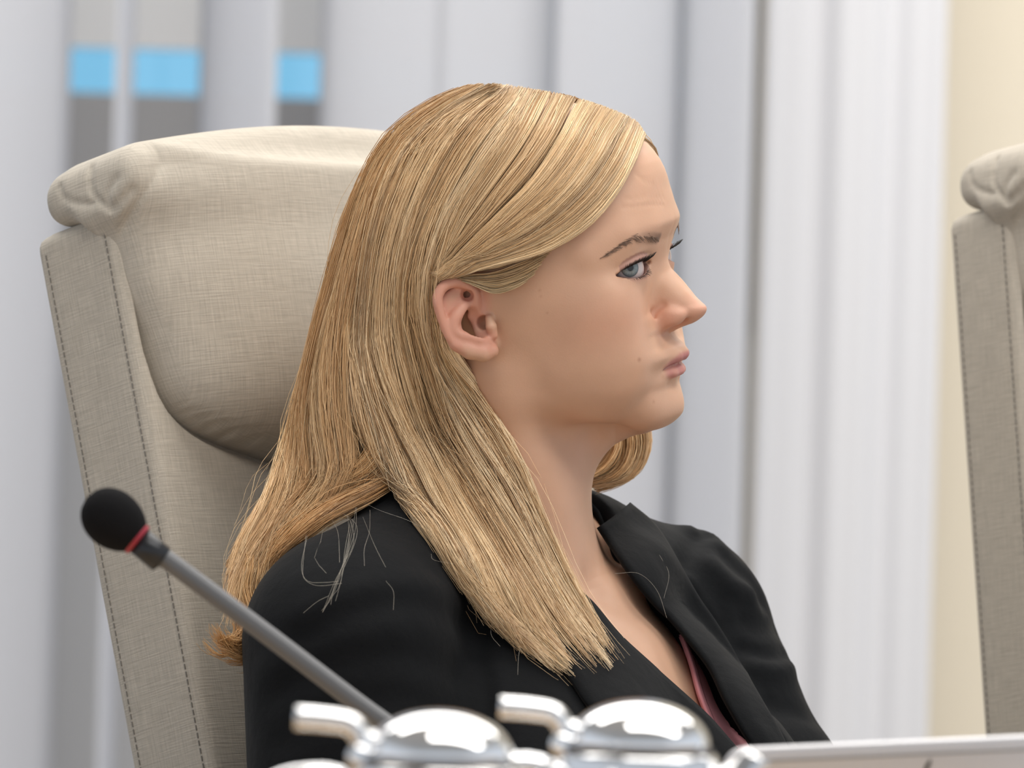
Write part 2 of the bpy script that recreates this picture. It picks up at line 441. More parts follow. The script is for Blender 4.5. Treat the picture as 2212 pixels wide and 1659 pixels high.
PLATE = [ear_pt(560, 560, 0), ear_pt(450, 700, 1), ear_pt(470, 950, 0), ear_pt(600, 1150, 0), ear_pt(820, 1200, -1)]
HELIX = spline(HELIX, 26); HEL_R = np.interp(np.linspace(0, 11, 26), range(12), HEL_R); ANTI = spline(ANTI, 16); ANT_R = np.interp(np.linspace(0, 7, 16), range(8), ANT_R)
CONCHA = ear_pt(735, 960, 2.5); CANAL = ear_pt(860, 930, -2); FOSSA = ear_pt(650, 570, 3.5)

WZ = [140, 98, 90, 82, 72, 62, 50, 43, 36, 30, 22, 12, 0, -12, -17, -24, -29, -34, -39, -43, -50, -57, -64, -72, -80, -90, -120]
WX = [4, 5.5, 7, 7, 5, 1, -0.4, -0.4, -2.6, -4.6, -4.5, -4.3, -4.3, -4, -2.2, -4.0, -6.6, -6.4, -3.6, -2.4, -4.2, -3.0, -5.4, -6.2, -5.8, -7.5, -8]
NECK = [P(1118, 850, 0.012), P(1108, 1000, 0.012), P(1098, 1130, 0.015), P(1085, 1230, 0.02)]
NECK_R = [0.050, 0.0505, 0.053, 0.058]

f_warp = lut(WZ, WX)
def head_field(p):
    """p in head millimetres"""
    X, Y, Z = p[..., 0], p[..., 1], p[..., 2]; ay = np.abs(Y)
    q = np.stack([X, ay, Z], -1)
    q0 = q
    wgt = np.exp(-(ay/34)**4)*np.clip((X-35)/40, 0, 1)
    X = X - f_warp(Z)*wgt
    q = np.stack([X, ay, Z], -1)
    cran = ell(q, (10, 0, 40), (91, 71.5, 91))
    # face column, horizontal sections
    F = f_F(Z); Wd = f_W(Z); xs = 2.0
    dx = X - xs
    gx = np.where(dx > 0, dx/(F-xs), dx/(-55.0-xs)); gy = ay/Wd
    r = np.sqrt(np.abs(gx)**2.0 + gy**2.15 + 1e-6)
    rad = np.sqrt(dx*dx + ay*ay)
    col = rad*(1-1/r)*0.8
    col = smax(col, Z - 70, 20)
    jaw = ((X-85)*0.313 + (-(Z+89)))*0.954 - 0.0                       # under-jaw plane
    jaw = -(Z + 89 - (85-X)*0.345)*0.945
    col = smax(col, jaw, 14)
    f = smin(cran, col, 14)
    # cheek bones, chin, brow ridge
    f = smin(f, ell(q, (58, 43, -3), (24, 19, 20)), 22)
    f = smin(f, ell(q, (52, 40, -40), (30, 19, 28)), 24)
    f = smin(f, ell(q, (80, 0, -75), (13.5, 17, 13)), 12)
    f = smin(f, ell(q, (74, 17, -72), (13, 14, 13)), 12)
    f = smin(f, ell(q, (78, 12, -38), (12, 17, 13)), 16)
    f = smin(f, chain(q, [(90, 6, 34), (88, 20, 37), (79, 37, 37.5), (60, 54, 32)], [7, 7, 6.5, 5.0], 3), 14)
    # hollow between brow and lid, beside the nose
    f = f + 2.4*np.exp(-(((X-86)/12)**2 + ((ay-19)/7)**2 + ((Z-18)/9)**2))
    f = f + 2.2*np.exp(-(((X-72)/10)**2 + ((ay-47)/8)**2 + ((Z-16)/8)**2))
    # eye lids
    q = np.stack([p[..., 0], ay, Z], -1); qw = np.stack([X, ay, Z], -1)
    de = q - EYE.astype(np.float32)
    re = np.sqrt((de*de).sum(-1))
    lid = re - 13.7
    lid = smin(lid, np.sqrt(((de*np.array([1, 1, 0.85], np.float32))**2).sum(-1)) - 13.4, 1.0)
    f = smin(f, lid, 5.5)
    # crease over the upper lid
    az = bearing(de); zu, zl = lids(az)
    front = (np.abs(az-AZ0) < AZW+4)
    cr = np.abs(de[..., 2] - (zu + 3.6)); 
    f = f + np.where(front, 1.1*np.exp(-(cr/1.3)**2)*np.exp(-((az-AZ0)/(AZW-6))**4)*np.exp(-((re-14)/4)**2), 0)
    # nose
    q = qw
    nose = chain(q, [(87, 0, 29), (89.3, 0, 19), (96.6, 0, 4.5), (103.4, 0, -7.5)], [8.5, 7.0, 6.2, 6.6], 2)
    nose = smin(nose, ell(q, (109.0, 0, -16.5), (8.8, 8.4, 7.8)), 8)
    nose = smin(nose, ell(q, (94, 7, -9), (13, 8, 15)), 10)
    nose = smin(nose, chain(q, [(107, 0, -20.2), (98, 0, -24.3)], [5.0, 4.2]), 3)
    nose = smin(nose, ell(q, (96.5, 12.0, -18.4), (10.6, 6.8, 8.4)), 3.5)
    f = smin(f, nose, 5.0)
    # groove behind the wing of the nose
    ga = segd(q, [(96, 15.5, -10), (88.5, 17.5, -14), (85.5, 18.0, -21), (88, 17, -27)])
    f = f + 1.8*np.exp(-(ga/2.2)**2)
    f = smax(f, -ell(q, (103.2, 8.4, -24.2), (6.6, 3.7, 4.8)), 1.0)
    f = smax(f, -ell(q, (102.5, 14, -27.8), (7.5, 9, 3.8)), 2.0)
    # lips
    f = smin(f, chain(q, [(96.0, 0, -40.0), (92.0, 9, -40.5)], [4.6, 4.0], 2), 9)
    ul = chain(q, *UPPER_LIP, 1.5); ll = chain(q, *LOWER_LIP, 1.5)
    f = smin(f, smin(ul, ll, 0.8), 2.6)
    f = f + 1.5*np.exp(-(segd(q, MOUTH)/1.35)**2)
    f = f + 0.3*np.exp(-((ay/2.8)**2 + ((Z+35)/6)**2))*(X > 80)         # philtrum
    f = f + 1.0*np.exp(-(segd(q, [(93.5, 0, -61.5), (90.5, 12, -60.5)])/4.0)**2)
    f = f + 0.8*np.exp(-(segd(q, [(79, 30, -51), (76.5, 32, -54)])/2.5)**2)
    # eye openings and eyeball sockets
    op = np.maximum(de[..., 2] - zu, zl - de[..., 2])*0.9
    op = np.maximum(op, (np.abs(az-AZ0)-AZW)*0.2)
    op = np.maximum(op, re-19.0)
    f = smax(f, -op, 0.7)
    f = np.maximum(f, 12.15 - re)
    # ears
    q2 = q0
    near = (ay > 48) & (np.abs(p[..., 0]) < 60) & (np.abs(Z) < 60)
    if near.any():
        qq = q2[near]; ff = f[near]
        plate = chain(qq, PLATE, [7.5, 8.0, 8.0, 7.0, 6.0], 4)
        dn = (qq - EAR_O.astype(np.float32)) @ EAR_N.astype(np.float32)
        plate = smax(plate, np.abs(dn-1.5) - 2.6, 2.0)
        e = smin(plate, chain(qq, HELIX, HEL_R, 1.0), 1.6)
        e = smin(e, chain(qq, ANTI, ANT_R, 1.0), 1.8)
        e = smin(e, chain(qq, LOBE, [4.0, 5.2, 5.4, 4.5], 1.5), 3.0)
        ff = smin(ff, e, 3.0)
        ff = smin(ff, cone(qq, ear_pt(760, 700, -6), ear_pt(900, 1200, -6), 6, 6), 4)
        ff = smax(ff, -ell(qq, CONCHA, (9.0, 5.8, 10.5)), 2.0)
        ff = smax(ff, -ell(qq, CANAL, (4.5, 7, 4.5)), 2.0)
        ff = smax(ff, -ell(qq, FOSSA, (4.0, 4.0, 4.0)), 2.0)
        ff = smin(ff, chain(qq, TRAG, [2.6, 3.4, 2.8], 1.0), 2.2)
        f = f.copy(); f[near] = ff
    return f

ARM_N = [(-8, 168, -60), (-6, 188, -190), (-20, 192, -330)]             # near upper arm, shoulder to elbow
ARM_F = [(-8, -164, -60), (28, -171, -170), (64, -174, -300)]
WRIST_N = (262, 70, -392); WRIST_F = (270, -62, -392)
def hand_f(q, w, sg):
    """hand resting in the lap: palm, four curled fingers, thumb"""
    w = np.array(w, float); d = np.array([0.80, -sg*0.60, 0.0]); s_ = np.array([0.60, 0.80*sg, 0.0]); z = np.array([0, 0, 1.0])
    f = ell((q-w-d*45) @ np.stack([d, s_, z], 1), (0, 0, 0), (48, 40, 15))
    for i, L in enumerate((62, 74, 70, 56)):
        o = w + d*82 + s_*(-30+20*i); f = smin(f, chain(q, [o-d*14, o+d*L*0.45-z*2, o+d*L*0.75-z*14, o+d*L*0.85-z*28], [9.5, 9, 8.5, 8]), 4)
    o = w + d*22 + s_*34; return smin(f, chain(q, [o-s_*10, o+d*24+s_*16, o+d*48+s_*12-z*6], [12, 10, 8.5]), 6)
def torso_field(p):
    X, Y, Z = p[..., 0], p[..., 1], p[..., 2]; ay = np.abs(Y)
    q = np.stack([X, ay, Z], -1)
    f = ell(q, (-5, 0, -200), (108, 158, 196))
    f = smin(f, chain(q, [(-18, 0, 0), (-22, 80, -12), (-12, 150, -42)], [48, 38, 42], 10), 30)
    f = smin(f, ell(q, (80, 68, -205), (52, 56, 58)), 40)
    f = smin(f, ell(q, (-5, 0, -400), (105, 165, 170)), 60)
    f = smin(f, chain(p, ARM_N+[WRIST_N], [50, 46, 42, 27]), 25)
    f = smin(f, chain(p, ARM_F+[WRIST_F], [50, 46, 42, 27]), 25)
    m = (Z < -340) & (X > 220)
    if m.any():
        pm = p[m]; f = f.copy(); f[m] = smin(f[m], np.minimum(hand_f(pm, WRIST_N, 1), hand_f(pm, WRIST_F, -1)), 8)
    # collar bones and the notch between them
    f = smin(f, chain(q, [(48, 16, -42), (38, 70, -26), (12, 120, -20)], [7, 6, 6], 2), 22)
    f = f + 5*np.exp(-((Y/14)**2 + ((Z+34)/14)**2))*(X > 20)
    return f
def body_w(pw):
    """skin: world metres -> millimetre field"""
    h = head_field(w2h(pw))
    n = chain(pw, NECK, NECK_R, 0.0)*1000.0
    # sternomastoid on the camera side and throat
    n = smin(n, chain(pw, STERNO, [0.010, 0.011, 0.009])*1000.0, 16)
    n = smin(n, chain(pw, THROAT, [0.010, 0.018, 0.014])*1000.0, 14)
    t = torso_field(w2t(pw))
    f = smin(h, n, 22)
    return smin(f, t, 22)
STERNO = [h2w((-10, 46, -38)), P(1150, 1000, -0.026), P(1210, 1190, -0.012)]
THROAT = [P(1368, 900, 0.012), P(1285, 918, 0.012), P(1226, 985, 0.012)]

# ------------------------------------------------------------------ skin mesh
person = empty('person', tuple(t2w((-20, 0, -530))))
tag(person, 'woman with long blonde hair in a black blazer, seated in profile facing right', 'person')
def fl_body(ph): return body_w((HEAD_O.astype(np.float32) + (ph/1000.0) @ HEAD_R.T.astype(np.float32)))
ax = axis(-260, 560, 6, (-52, 122), 1.0); ay_ = axis(-280, 420, 6, (-50, 84), 1.0); az = axis(-760, 138, 6, (-97, 50), 1.0)
Vh, Fh = isosurf(fl_body, ax, ay_, az)
VW = h2w(Vh)
def gauss(d, w): return np.exp(-(d/w)**2)
def mixc(C, col, w): return C*(1-w[:, None]) + np.asarray(col)*w[:, None]
ayh = np.abs(Vh[:, 1]); qh = np.stack([Vh[:, 0], ayh, Vh[:, 2]], -1)
qhw = qh.copy(); qhw[:, 0] -= f_warp(Vh[:, 2])*np.exp(-(ayh/34)**4)*np.clip((Vh[:, 0]-35)/40, 0, 1)
SKIN = (0.615, 0.375, 0.258)
Cs = np.tile(np.array(SKIN), (len(Vh), 1))
Cs = mixc(Cs, (0.66, 0.33, 0.23), 0.55*gauss(np.linalg.norm((qh-[62, 48, -12])/[26, 26, 18], axis=1), 1))      # cheek
Cs = mixc(Cs, (0.55, 0.22, 0.16), 0.8*gauss(np.linalg.norm((qhw-[96, 11, -19])/[12, 10, 10], axis=1), 1))     # nose wing
Cs = mixc(Cs, (0.66, 0.30, 0.23), 0.5*gauss(np.linalg.norm((qhw-[112, 0, -17])/[12, 10, 10], axis=1), 1))
earm = np.clip(1.3-chain(qh, np.vstack([HELIX, ANTI]), np.full(42, 4.0))/6, 0, 1)*np.clip((ayh-60)/5, 0, 1)
Cs = mixc(Cs, (0.66, 0.29, 0.22), 0.6*earm)
lipd = np.minimum(chain(qhw, *UPPER_LIP), chain(qhw, *LOWER_LIP))
lw = 1/(1+np.exp((lipd-0.5)/0.3))*(qhw[:, 0] > 70)
Cs = mixc(Cs, (0.50, 0.175, 0.185), 0.85*lw)
ulw = 1/(1+np.exp((chain(qhw, *UPPER_LIP)-0.8)/0.35))*(qhw[:, 2] > -48.6)
Cs = mixc(Cs, (0.34, 0.105, 0.12), 0.55*ulw)
Cs = mixc(Cs, (0.16, 0.05, 0.05), 0.6*gauss(segd(qhw, MOUTH), 0.9))  # shade of the mouth crease painted into the skin colour
deh = qh - EYE; azh = bearing(deh); zuh, zlh = lids(azh); onlid = (np.abs(azh-AZ0-6) < AZW+14)*(np.abs(np.linalg.norm(deh, axis=1)-13.5) < 3.5)
Cs = mixc(Cs, (0.36, 0.18, 0.155), 0.62*onlid*gauss(np.maximum(deh[:, 2]-zuh, 0), 4.0)*(deh[:, 2] > zlh))          # eye shadow
Cs = mixc(Cs, (0.42, 0.22, 0.19), 0.5*onlid*gauss(np.minimum(deh[:, 2]-zlh, 0), 3.0))
Cs = mixc(Cs, (0.03, 0.02, 0.02), 0.9*onlid*gauss(np.abs(deh[:, 2]-zuh-0.3), 0.9)*(np.abs(azh-AZ0) < AZW+4))      # liner
Cs = mixc(Cs, (0.13, 0.07, 0.06), 0.7*onlid*gauss(np.abs(deh[:, 2]-zlh+0.2), 0.8)*(np.abs(azh-AZ0) < AZW))
skin = mat('skin', (0.7, 0.45, 0.35), 0.47, spec=0.42)
n, l, b = nt(skin)
at = n.new('ShaderNodeVertexColor'); at.layer_name = 'Col'
tc = n.new('ShaderNodeTexCoord')
nz = n.new('ShaderNodeTexNoise'); nz.inputs['Scale'].default_value = 38; nz.inputs['Detail'].default_value = 5
l.new(tc.outputs['Object'], nz.inputs['Vector'])
mp = n.new('ShaderNodeMapRange'); mp.inputs['To Min'].default_value = 0.90; mp.inputs['To Max'].default_value = 1.10
l.new(nz.outputs['Fac'], mp.inputs['Value'])
mx = n.new('ShaderNodeVectorMath'); mx.operation = 'SCALE'
l.new(at.outputs['Color'], mx.inputs[0]); l.new(mp.outputs['Result'], mx.inputs['Scale']); l.new(mx.outputs['Vector'], b.inputs['Base Color'])
b.inputs['Subsurface Weight'].default_value = 0.16; b.inputs['Subsurface Radius'].default_value = (1.0, 0.35, 0.2); b.inputs['Subsurface Scale'].default_value = 0.006
nf = n.new('ShaderNodeTexNoise'); nf.inputs['Scale'].default_value = 900; nf.inputs['Detail'].default_value = 3
l.new(tc.outputs['Object'], nf.inputs['Vector'])
bp = n.new('ShaderNodeBump'); bp.inputs['Strength'].default_value = 0.10; bp.inputs['Distance'].default_value = 0.0006
l.new(nf.outputs['Fac'], bp.inputs['Height']); l.new(bp.outputs['Normal'], b.inputs['Normal'])
from mathutils.bvhtree import BVHTree
BV_BODY = BVHTree.FromPolygons([tuple(v) for v in VW], [tuple(int(i) for i in q) for q in Fh])
def hit(bv, px, py):
    o = P(px, py, -1.2); d = P(px, py, 0.5) - o
    h = bv.ray_cast(Vector(o), Vector(d).normalized())
    return (None, None) if h[0] is None else (np.array(h[0]), np.array(h[1]))

# eyebrow tint from the traced brow outline (near side), mirrored to the far side
BROW_TOP = [(1424, 503), (1398, 500), (1372, 507), (1340, 529), (1303, 556)]
BROW_BOT = [(1419, 526), (1392, 528), (1370, 527), (1338, 541), (1301, 561)]
def on_skin(px, py):
    h = hit(BV_BODY, px, py)
    return w2h(h[0][None].astype(np.float32))[0] if h[0] is not None else None
bt = [on_skin(*a) for a in spline(BROW_TOP, 12)]; bb = [on_skin(*a) for a in spline(BROW_BOT, 12)]
BROW3 = [((a+c)/2) for a, c in zip(bt, bb)]; BROW_W = [max(np.linalg.norm(a-c)/2, 0.7) for a, c in zip(bt, bb)]
bd = None
for i in range(11):
    c = cone(qh, BROW3[i], BROW3[i+1], BROW_W[i], BROW_W[i+1]); bd = c if bd is None else np.minimum(bd, c)
fade = np.clip(1.05 - 0.85*np.clip((ayh-16)/26, 0, 1), 0, 1)
Cs = mixc(Cs, (0.16, 0.095, 0.07), 0.84*fade/(1+np.exp((bd+0.4)/0.5)))
# small moles
for (mx_, my_, r_, k_) in [(1381, 777, 1.3, 0.55), (1412, 868, 0.9, 0.35), (1166, 627, 0.9, 0.3), (1168, 640, 0.8, 0.25), (1182, 676, 0.8, 0.25)]:
    m3 = on_skin(mx_, my_)
    if m3 is not None: Cs = mixc(Cs, (0.30, 0.13, 0.08), k_*gauss(np.linalg.norm(Vh-m3, axis=1), r_))
# faint forehead lines
cen_h = np.array([0, 0, 40.0])
for pxs in ([(1345, 449), (1390, 444), (1432, 441)], [(1350, 431), (1400, 426), (1438, 428)], [(1388, 390), (1403, 394), (1414, 397)], [(1372, 376), (1392, 388)]):
    ln = [on_skin(*a) for a in spline(pxs, 8)]; ln = [a for a in ln if a is not None]
    if len(ln) > 2:
        wv_ = 0.45*gauss(segd(Vh.astype(np.float32), np.array(ln)), 1.1); dv_ = Vh-cen_h; Vh = Vh - dv_/np.linalg.norm(dv_, axis=1)[:, None]*wv_[:, None]
VW = h2w(Vh)
body = mesh_obj('body', VW, Fh, skin, person); set_col(body, Cs)

# ------------------------------------------------------------------ eyes
eye_m = mat('eyeball', (0.9, 0.88, 0.86), 0.08, spec=0.6)
n, l, b = nt(eye_m); at = n.new('ShaderNodeVertexColor'); at.layer_name = 'Col'; l.new(at.outputs['Color'], b.inputs['Base Color'])
GAZE = RIGHT*3.0 + UP*0.6; GAZE = GAZE/11.8; GAZE = GAZE - FWD*math.sqrt(1-GAZE@GAZE)
for sgn in (1, -1):
    c = h2w((EYE[0], sgn*EYE[1], EYE[2])); pr = []; ang = []
    th = np.r_[np.linspace(0.001, 0.62, 30), np.linspace(0.66, math.pi-0.01, 26)]
    for t_ in th:
        r_ = 0.01205 + 0.0007*math.exp(-(t_/0.42)**4); pr.append((r_*math.sin(t_), r_*math.cos(t_)))
    v, f = lathe(pr, c, 48, GAZE)
    o = mesh_obj('eyeball', v, f, eye_m, person)
    A = np.repeat(th, 48); phi = np.tile(np.arange(48), len(th))
    rn = RNG.random(48)[phi]
    C = np.tile(np.array([0.56, 0.475, 0.465]), (len(A), 1))
    C = mixc(C, (0.62, 0.36, 0.34), np.clip((A-0.8)/0.8, 0, 0.6))
    ir = 1/(1+np.exp((A-0.485)/0.012))
    C = mixc(C, (0.15, 0.185, 0.20), ir)
    C = mixc(C, (0.27, 0.32, 0.33), ir*0.7*rn*gauss(A-0.30, 0.10))
    C = mixc(C, (0.05, 0.06, 0.07), 0.8*gauss(A-0.47, 0.035))
    C = mixc(C, (0.004, 0.004, 0.004), 1/(1+np.exp((A-0.17)/0.01)))
    set_col(o, C)
dark_hair = mat('lash_hair', (0.012, 0.009, 0.008), 0.5)
brow_hair = mat('brow_hair', (0.19, 0.12, 0.085), 0.6)
for sgn in (1, -1):
    parts = []
    for up in ((1, 0) if sgn > 0 else (1,)):
        for k in range(44 if up else 26):
            t = -46 + 122*(k + RNG.random()*0.7)/(44 if up else 26)
            zu, zl = lids(np.array(t)); z0 = float(zu)+0.2 if up else float(zl)-0.1
            o0 = lid_pt(t, z0, 13.8); d0 = o0-EYE
            L = (6.5 + RNG.random()*2.0) if up else (2.2 + RNG.random()*1.2)
            out = np.array([d0[0]+4, d0[1]*1.05, 0]); out /= np.linalg.norm(out)
            rise = 0.42 if up else -0.6
            pth = [o0 + out*L*s_ + np.array([0, 0, 1])*L*rise*(s_**1.7)*(1 if up else 1) + np.array([0, RNG.normal()*0.25, 0])*s_ - np.array([0, 0, 1])*(0.10*L*math.sin(s_*math.pi) if up else 0) for s_ in (0, 0.35, 0.7, 1.0)]
            pth = np.array(pth); pth[:, 1] *= sgn
            parts.append(tube(h2w(pth), np.array([0.26, 0.22, 0.15, 0.05])/1000*(1.2 if up else 0.7), 4))
    v, f = merge(parts); mesh_obj('eyelashes', v, f, dark_hair, person)
    parts = []
    for k in range(320):
        u = RNG.random()**1.7*10.6; i = int(min(u, 10)); w = u-i
        c = BROW3[i]*(1-w)+BROW3[min(i+1, 11)]*w; d = BROW3[min(i+1, 11)]-BROW3[i]; d = d/(np.linalg.norm(d)+1e-9)
        rw = BROW_W[i]; off = (RNG.random()*2-1)*0.85
        upv = np.array([0, 0, 1.0]); base = c + upv*rw*off*0.9
        if RNG.random() < 0.75*(u/10.6): continue
        dirn = d*0.8 + upv*(0.55 - 0.75*off)*(1-u/14); dirn /= np.linalg.norm(dirn)
        nrm = base/np.linalg.norm(base*[1, 1.2, 0.2]); nrm[2] = 0
        L = 4.2 + RNG.random()*2
        pth = np.array([base + dirn*L*s_ + nrm*((0.35 if sgn > 0 else 1.6) + 0.3*s_) + d*0.8*s_*s_ for s_ in (0, 0.5, 1)]); pth[:, 1] *= sgn
        parts.append(tube(h2w(pth), np.array([0.13, 0.12, 0.04])/1000, 3))
    v, f = merge(parts); mesh_obj('eyebrow', v, f, brow_hair, person)
# ------------------------------------------------------------------ clothes
def jk_base(pw):
    """blazer without openings, world metres -> mm"""
    p = w2t(pw); ay = np.abs(p[..., 1]); q = np.stack([p[..., 0], ay, p[..., 2]], -1)
    f = torso_field(p) - 10.0
    f = smin(f, ell(q, (-8, 150, -38), (46, 45, 34)), 18)                      # shoulder pads
    f = smin(f, ell(p, (-12, 128, -30), (42, 48, 40)), 20)
    f = smin(f, ell(q, (60, 60, -190), (62, 70, 90)), 60)                      # front stands off the bust
    f = smin(f, cone(p, ARM_F[1], ARM_F[2], 62, 58), 12)
    f = smin(f, cone(p, ARM_N[0], ARM_N[1], 62, 60), 16)
    f = smin(f, cone(p, ARM_N[1], ARM_N[2], 60, 54), 12)
    f = smin(f, cone(p, ARM_N[2], WRIST_N, 54, 36), 10)              # fore-arms forward to the table
    f = smin(f, cone(p, ARM_F[2], WRIST_F, 54, 36), 10)
    return f
def rc_jk(pts): return raycast(jk_base, [a[0] for a in pts], [a[1] for a in pts], 4.55, 5.35, 220)
# folds traced on the cloth: (polyline, depth mm (+ groove, - ridge), half width mm)
FOLDS = []
def fold(px, amp, w, n=14):
    q = spline(px, n); h = rc_jk(q); h = h[~np.isnan(h[:, 0])]
    if len(h) > 2: FOLDS.append((w2t(h.astype(np.float32)), amp*(0.5 if px[0][0] < 1100 else 0.8), w*1.15))
fold([(650, 1380), (740, 1325), (860, 1300), (970, 1325), (1040, 1400)], 5, 9)
fold([(660, 1330), (760, 1285), (870, 1265), (980, 1290)], -4, 11)
fold([(590, 1500), (700, 1440), (850, 1415), (980, 1450)], 4, 9)
fold([(600, 1440), (720, 1390), (850, 1370)], -3, 11)
fold([(610, 1600), (760, 1520), (930, 1520)], 4, 10)
fold([(900, 1130), (975, 1240), (1025, 1350), (1052, 1480), (1060, 1640)], 5, 6)
fold([(1010, 1310), (1060, 1420), (1085, 1560)], -4, 9)
fold([(1522, 1140), (1490, 1190), (1468, 1240), (1465, 1320)], 4, 6)          # far sleeve seam
fold([(1500, 1150), (1528, 1158), (1545, 1175)], -7, 8)
fold([(1535, 1165), (1575, 1210), (1630, 1260), (1650, 1300)], 5, 6)
fold([(1540, 1220), (1580, 1262), (1620, 1282)], -4, 6)
fold([(1450, 1215), (1490, 1265), (1530, 1320), (1580, 1335)], -4, 6)
fold([(1560, 1330), (1620, 1350), (1680, 1360)], 4, 7)
fold([(1480, 1300), (1520, 1380), (1590, 1480), (1660, 1580)], 3, 8)
fold([(1600, 1400), (1660, 1420), (1712, 1412)], 4, 5)
fold([(1630, 1440), (1690, 1445), (1725, 1432)], -5, 7)
fold([(1640, 1520), (1720, 1540), (1775, 1560)], 3, 7)
# neckline, traced on the cloth and kept as a wedge in the front of the blazer
NEAR_EDGE = [(1262, 1285), (1289, 1310), (1345, 1376), (1417, 1441), (1499, 1514), (1546, 1556), (1601, 1622)]
FAR_EDGE = [(1315, 1180), (1358, 1243), (1405, 1300), (1437, 1332), (1471, 1377), (1522, 1441), (1552, 1505), (1588, 1570), (1624, 1630)]
ne = w2t(rc_jk(NEAR_EDGE).astype(np.float32)); fe = w2t(rc_jk(FAR_EDGE).astype(np.float32))
WEDGE = [(66, 90)] + [(66, 20)] + [tuple(a[1:]) for a in ne] + [tuple((ne[-1][1:]+fe[-1][1:])/2 + np.array([-14, -22]))] + [(a[1]-30+0.12*min(0, a[2]+40), a[2]) for a in fe[::-1]] + [(-70, 10), (-72, 90)]
def jk_field(pw):
    f = jk_base(pw); p = w2t(pw)
    for pl, amp, w in FOLDS:
        lo = pl.min(0)-3*w; hi = pl.max(0)+3*w
        m = ((p > lo) & (p < hi)).all(-1)
        if m.any():
            f = f.copy(); f[m] = f[m] + amp*np.exp(-(segd(p[m], pl)/w)**2)
    wd_ = np.maximum(poly2d(p[..., 1], p[..., 2], WEDGE), -p[..., 0] + (-5))
    f = smax(f, -wd_, 5.0)
    n = chain(pw, NECK, NECK_R)*1000.0
    f = smax(f, -(n-5.0), 4.0)
    return f
def fl_jk(pt): return jk_field((TOR_O.astype(np.float32) + (pt/1000.0) @ TOR_R.T.astype(np.float32)))
Vj, Fj = isosurf(fl_jk, axis(-150, 320, 3.1), axis(-265, 285, 3.1), axis(-560, 45, 7, (-165, 40), 3.1))
cloth = mat('black_suiting', (0.0030, 0.0038, 0.0050), 0.80, spec=0.14)
n, l, b = nt(cloth); b.inputs['Sheen Weight'].default_value = 0.03; b.inputs['Sheen Roughness'].default_value = 0.5
tc = n.new('ShaderNodeTexCoord'); nz = n.new('ShaderNodeTexNoise'); nz.inputs['Scale'].default_value = 26; nz.inputs['Detail'].default_value = 4
n2 = n.new('ShaderNodeTexNoise'); n2.inputs['Scale'].default_value = 1500; n2.inputs['Detail'].default_value = 2
l.new(tc.outputs['Object'], nz.inputs['Vector']); l.new(tc.outputs['Object'], n2.inputs['Vector'])
b1 = n.new('ShaderNodeBump'); b1.inputs['Strength'].default_value = 0.25; b1.inputs['Distance'].default_value = 0.010
b2 = n.new('ShaderNodeBump'); b2.inputs['Strength'].default_value = 0.35; b2.inputs['Distance'].default_value = 0.0006
l.new(nz.outputs['Fac'], b1.inputs['Height']); l.new(n2.outputs['Fac'], b2.inputs['Height']); l.new(b1.outputs['Normal'], b2.inputs['Normal']); l.new(b2.outputs['Normal'], b.inputs['Normal'])
VJW = t2w(Vj)
jacket = mesh_obj('blazer', VJW, Fj, cloth, person)
BV_JK = BVHTree.FromPolygons([tuple(v) for v in VJW], [tuple(int(i) for i in q) for q in Fj])
def grad_n(f, p, e=0.002):
    p = np.asarray(p, np.float32); g = np.stack([f(p + np.eye(3, dtype=np.float32)[i]*e) - f(p - np.eye(3, dtype=np.float32)[i]*e) for i in range(3)], -1)
    return g/(np.linalg.norm(g, axis=-1, keepdims=True)+1e-9)
def patch(name, A, B, f, m, parent, lift, thick, nu=40, nv=14, d0=4.5):
    """cloth panel between two traced edges, laid on a field and given thickness"""
    a = spline(A, nu); c = spline(B, nu); T = np.linspace(0, 1, nv)
    px = (a[:, None]*(1-T[None, :, None]) + c[:, None]*T[None, :, None]).reshape(-1, 2)
    h = raycast(f, px[:, 0], px[:, 1], d0, 5.4, 260)
    ok = ~np.isnan(h[:, 0])
    if not ok.all():                                             # rays that miss take the depth of their neighbours
        gi = np.where(ok)[0]
        for i in np.where(~ok)[0]:
            k = gi[np.argmin(((px[gi]-px[i])**2).sum(1))]; h[i] = P(px[i, 0], px[i, 1], h[k][1])
    nrm = grad_n(f, h); L = np.array([lift(t) for t in np.tile(T, nu)])[:, None]/1000
    top = h + nrm*L; bot = h + nrm*(L - thick/1000)
    I = lambda i, j: i*nv+j
    F = []; o = len(top)
    for i in range(nu-1):
        for j in range(nv-1):
            F.append((I(i, j), I(i+1, j), I(i+1, j+1), I(i, j+1))); F.append((o+I(i, j), o+I(i, j+1), o+I(i+1, j+1), o+I(i+1, j)))
    for i in range(nu-1):
        F.append((I(i, 0), o+I(i, 0), o+I(i+1, 0), I(i+1, 0))); F.append((I(i, nv-1), I(i+1, nv-1), o+I(i+1, nv-1), o+I(i, nv-1)))
    for j in range(nv-1):
        F.append((I(0, j), I(0, j+1), o+I(0, j+1), o+I(0, j))); F.append((I(nu-1, j), o+I(nu-1, j), o+I(nu-1, j+1), I(nu-1, j+1)))
    return mesh_obj(name, np.vstack([top, bot]), F, m, parent)
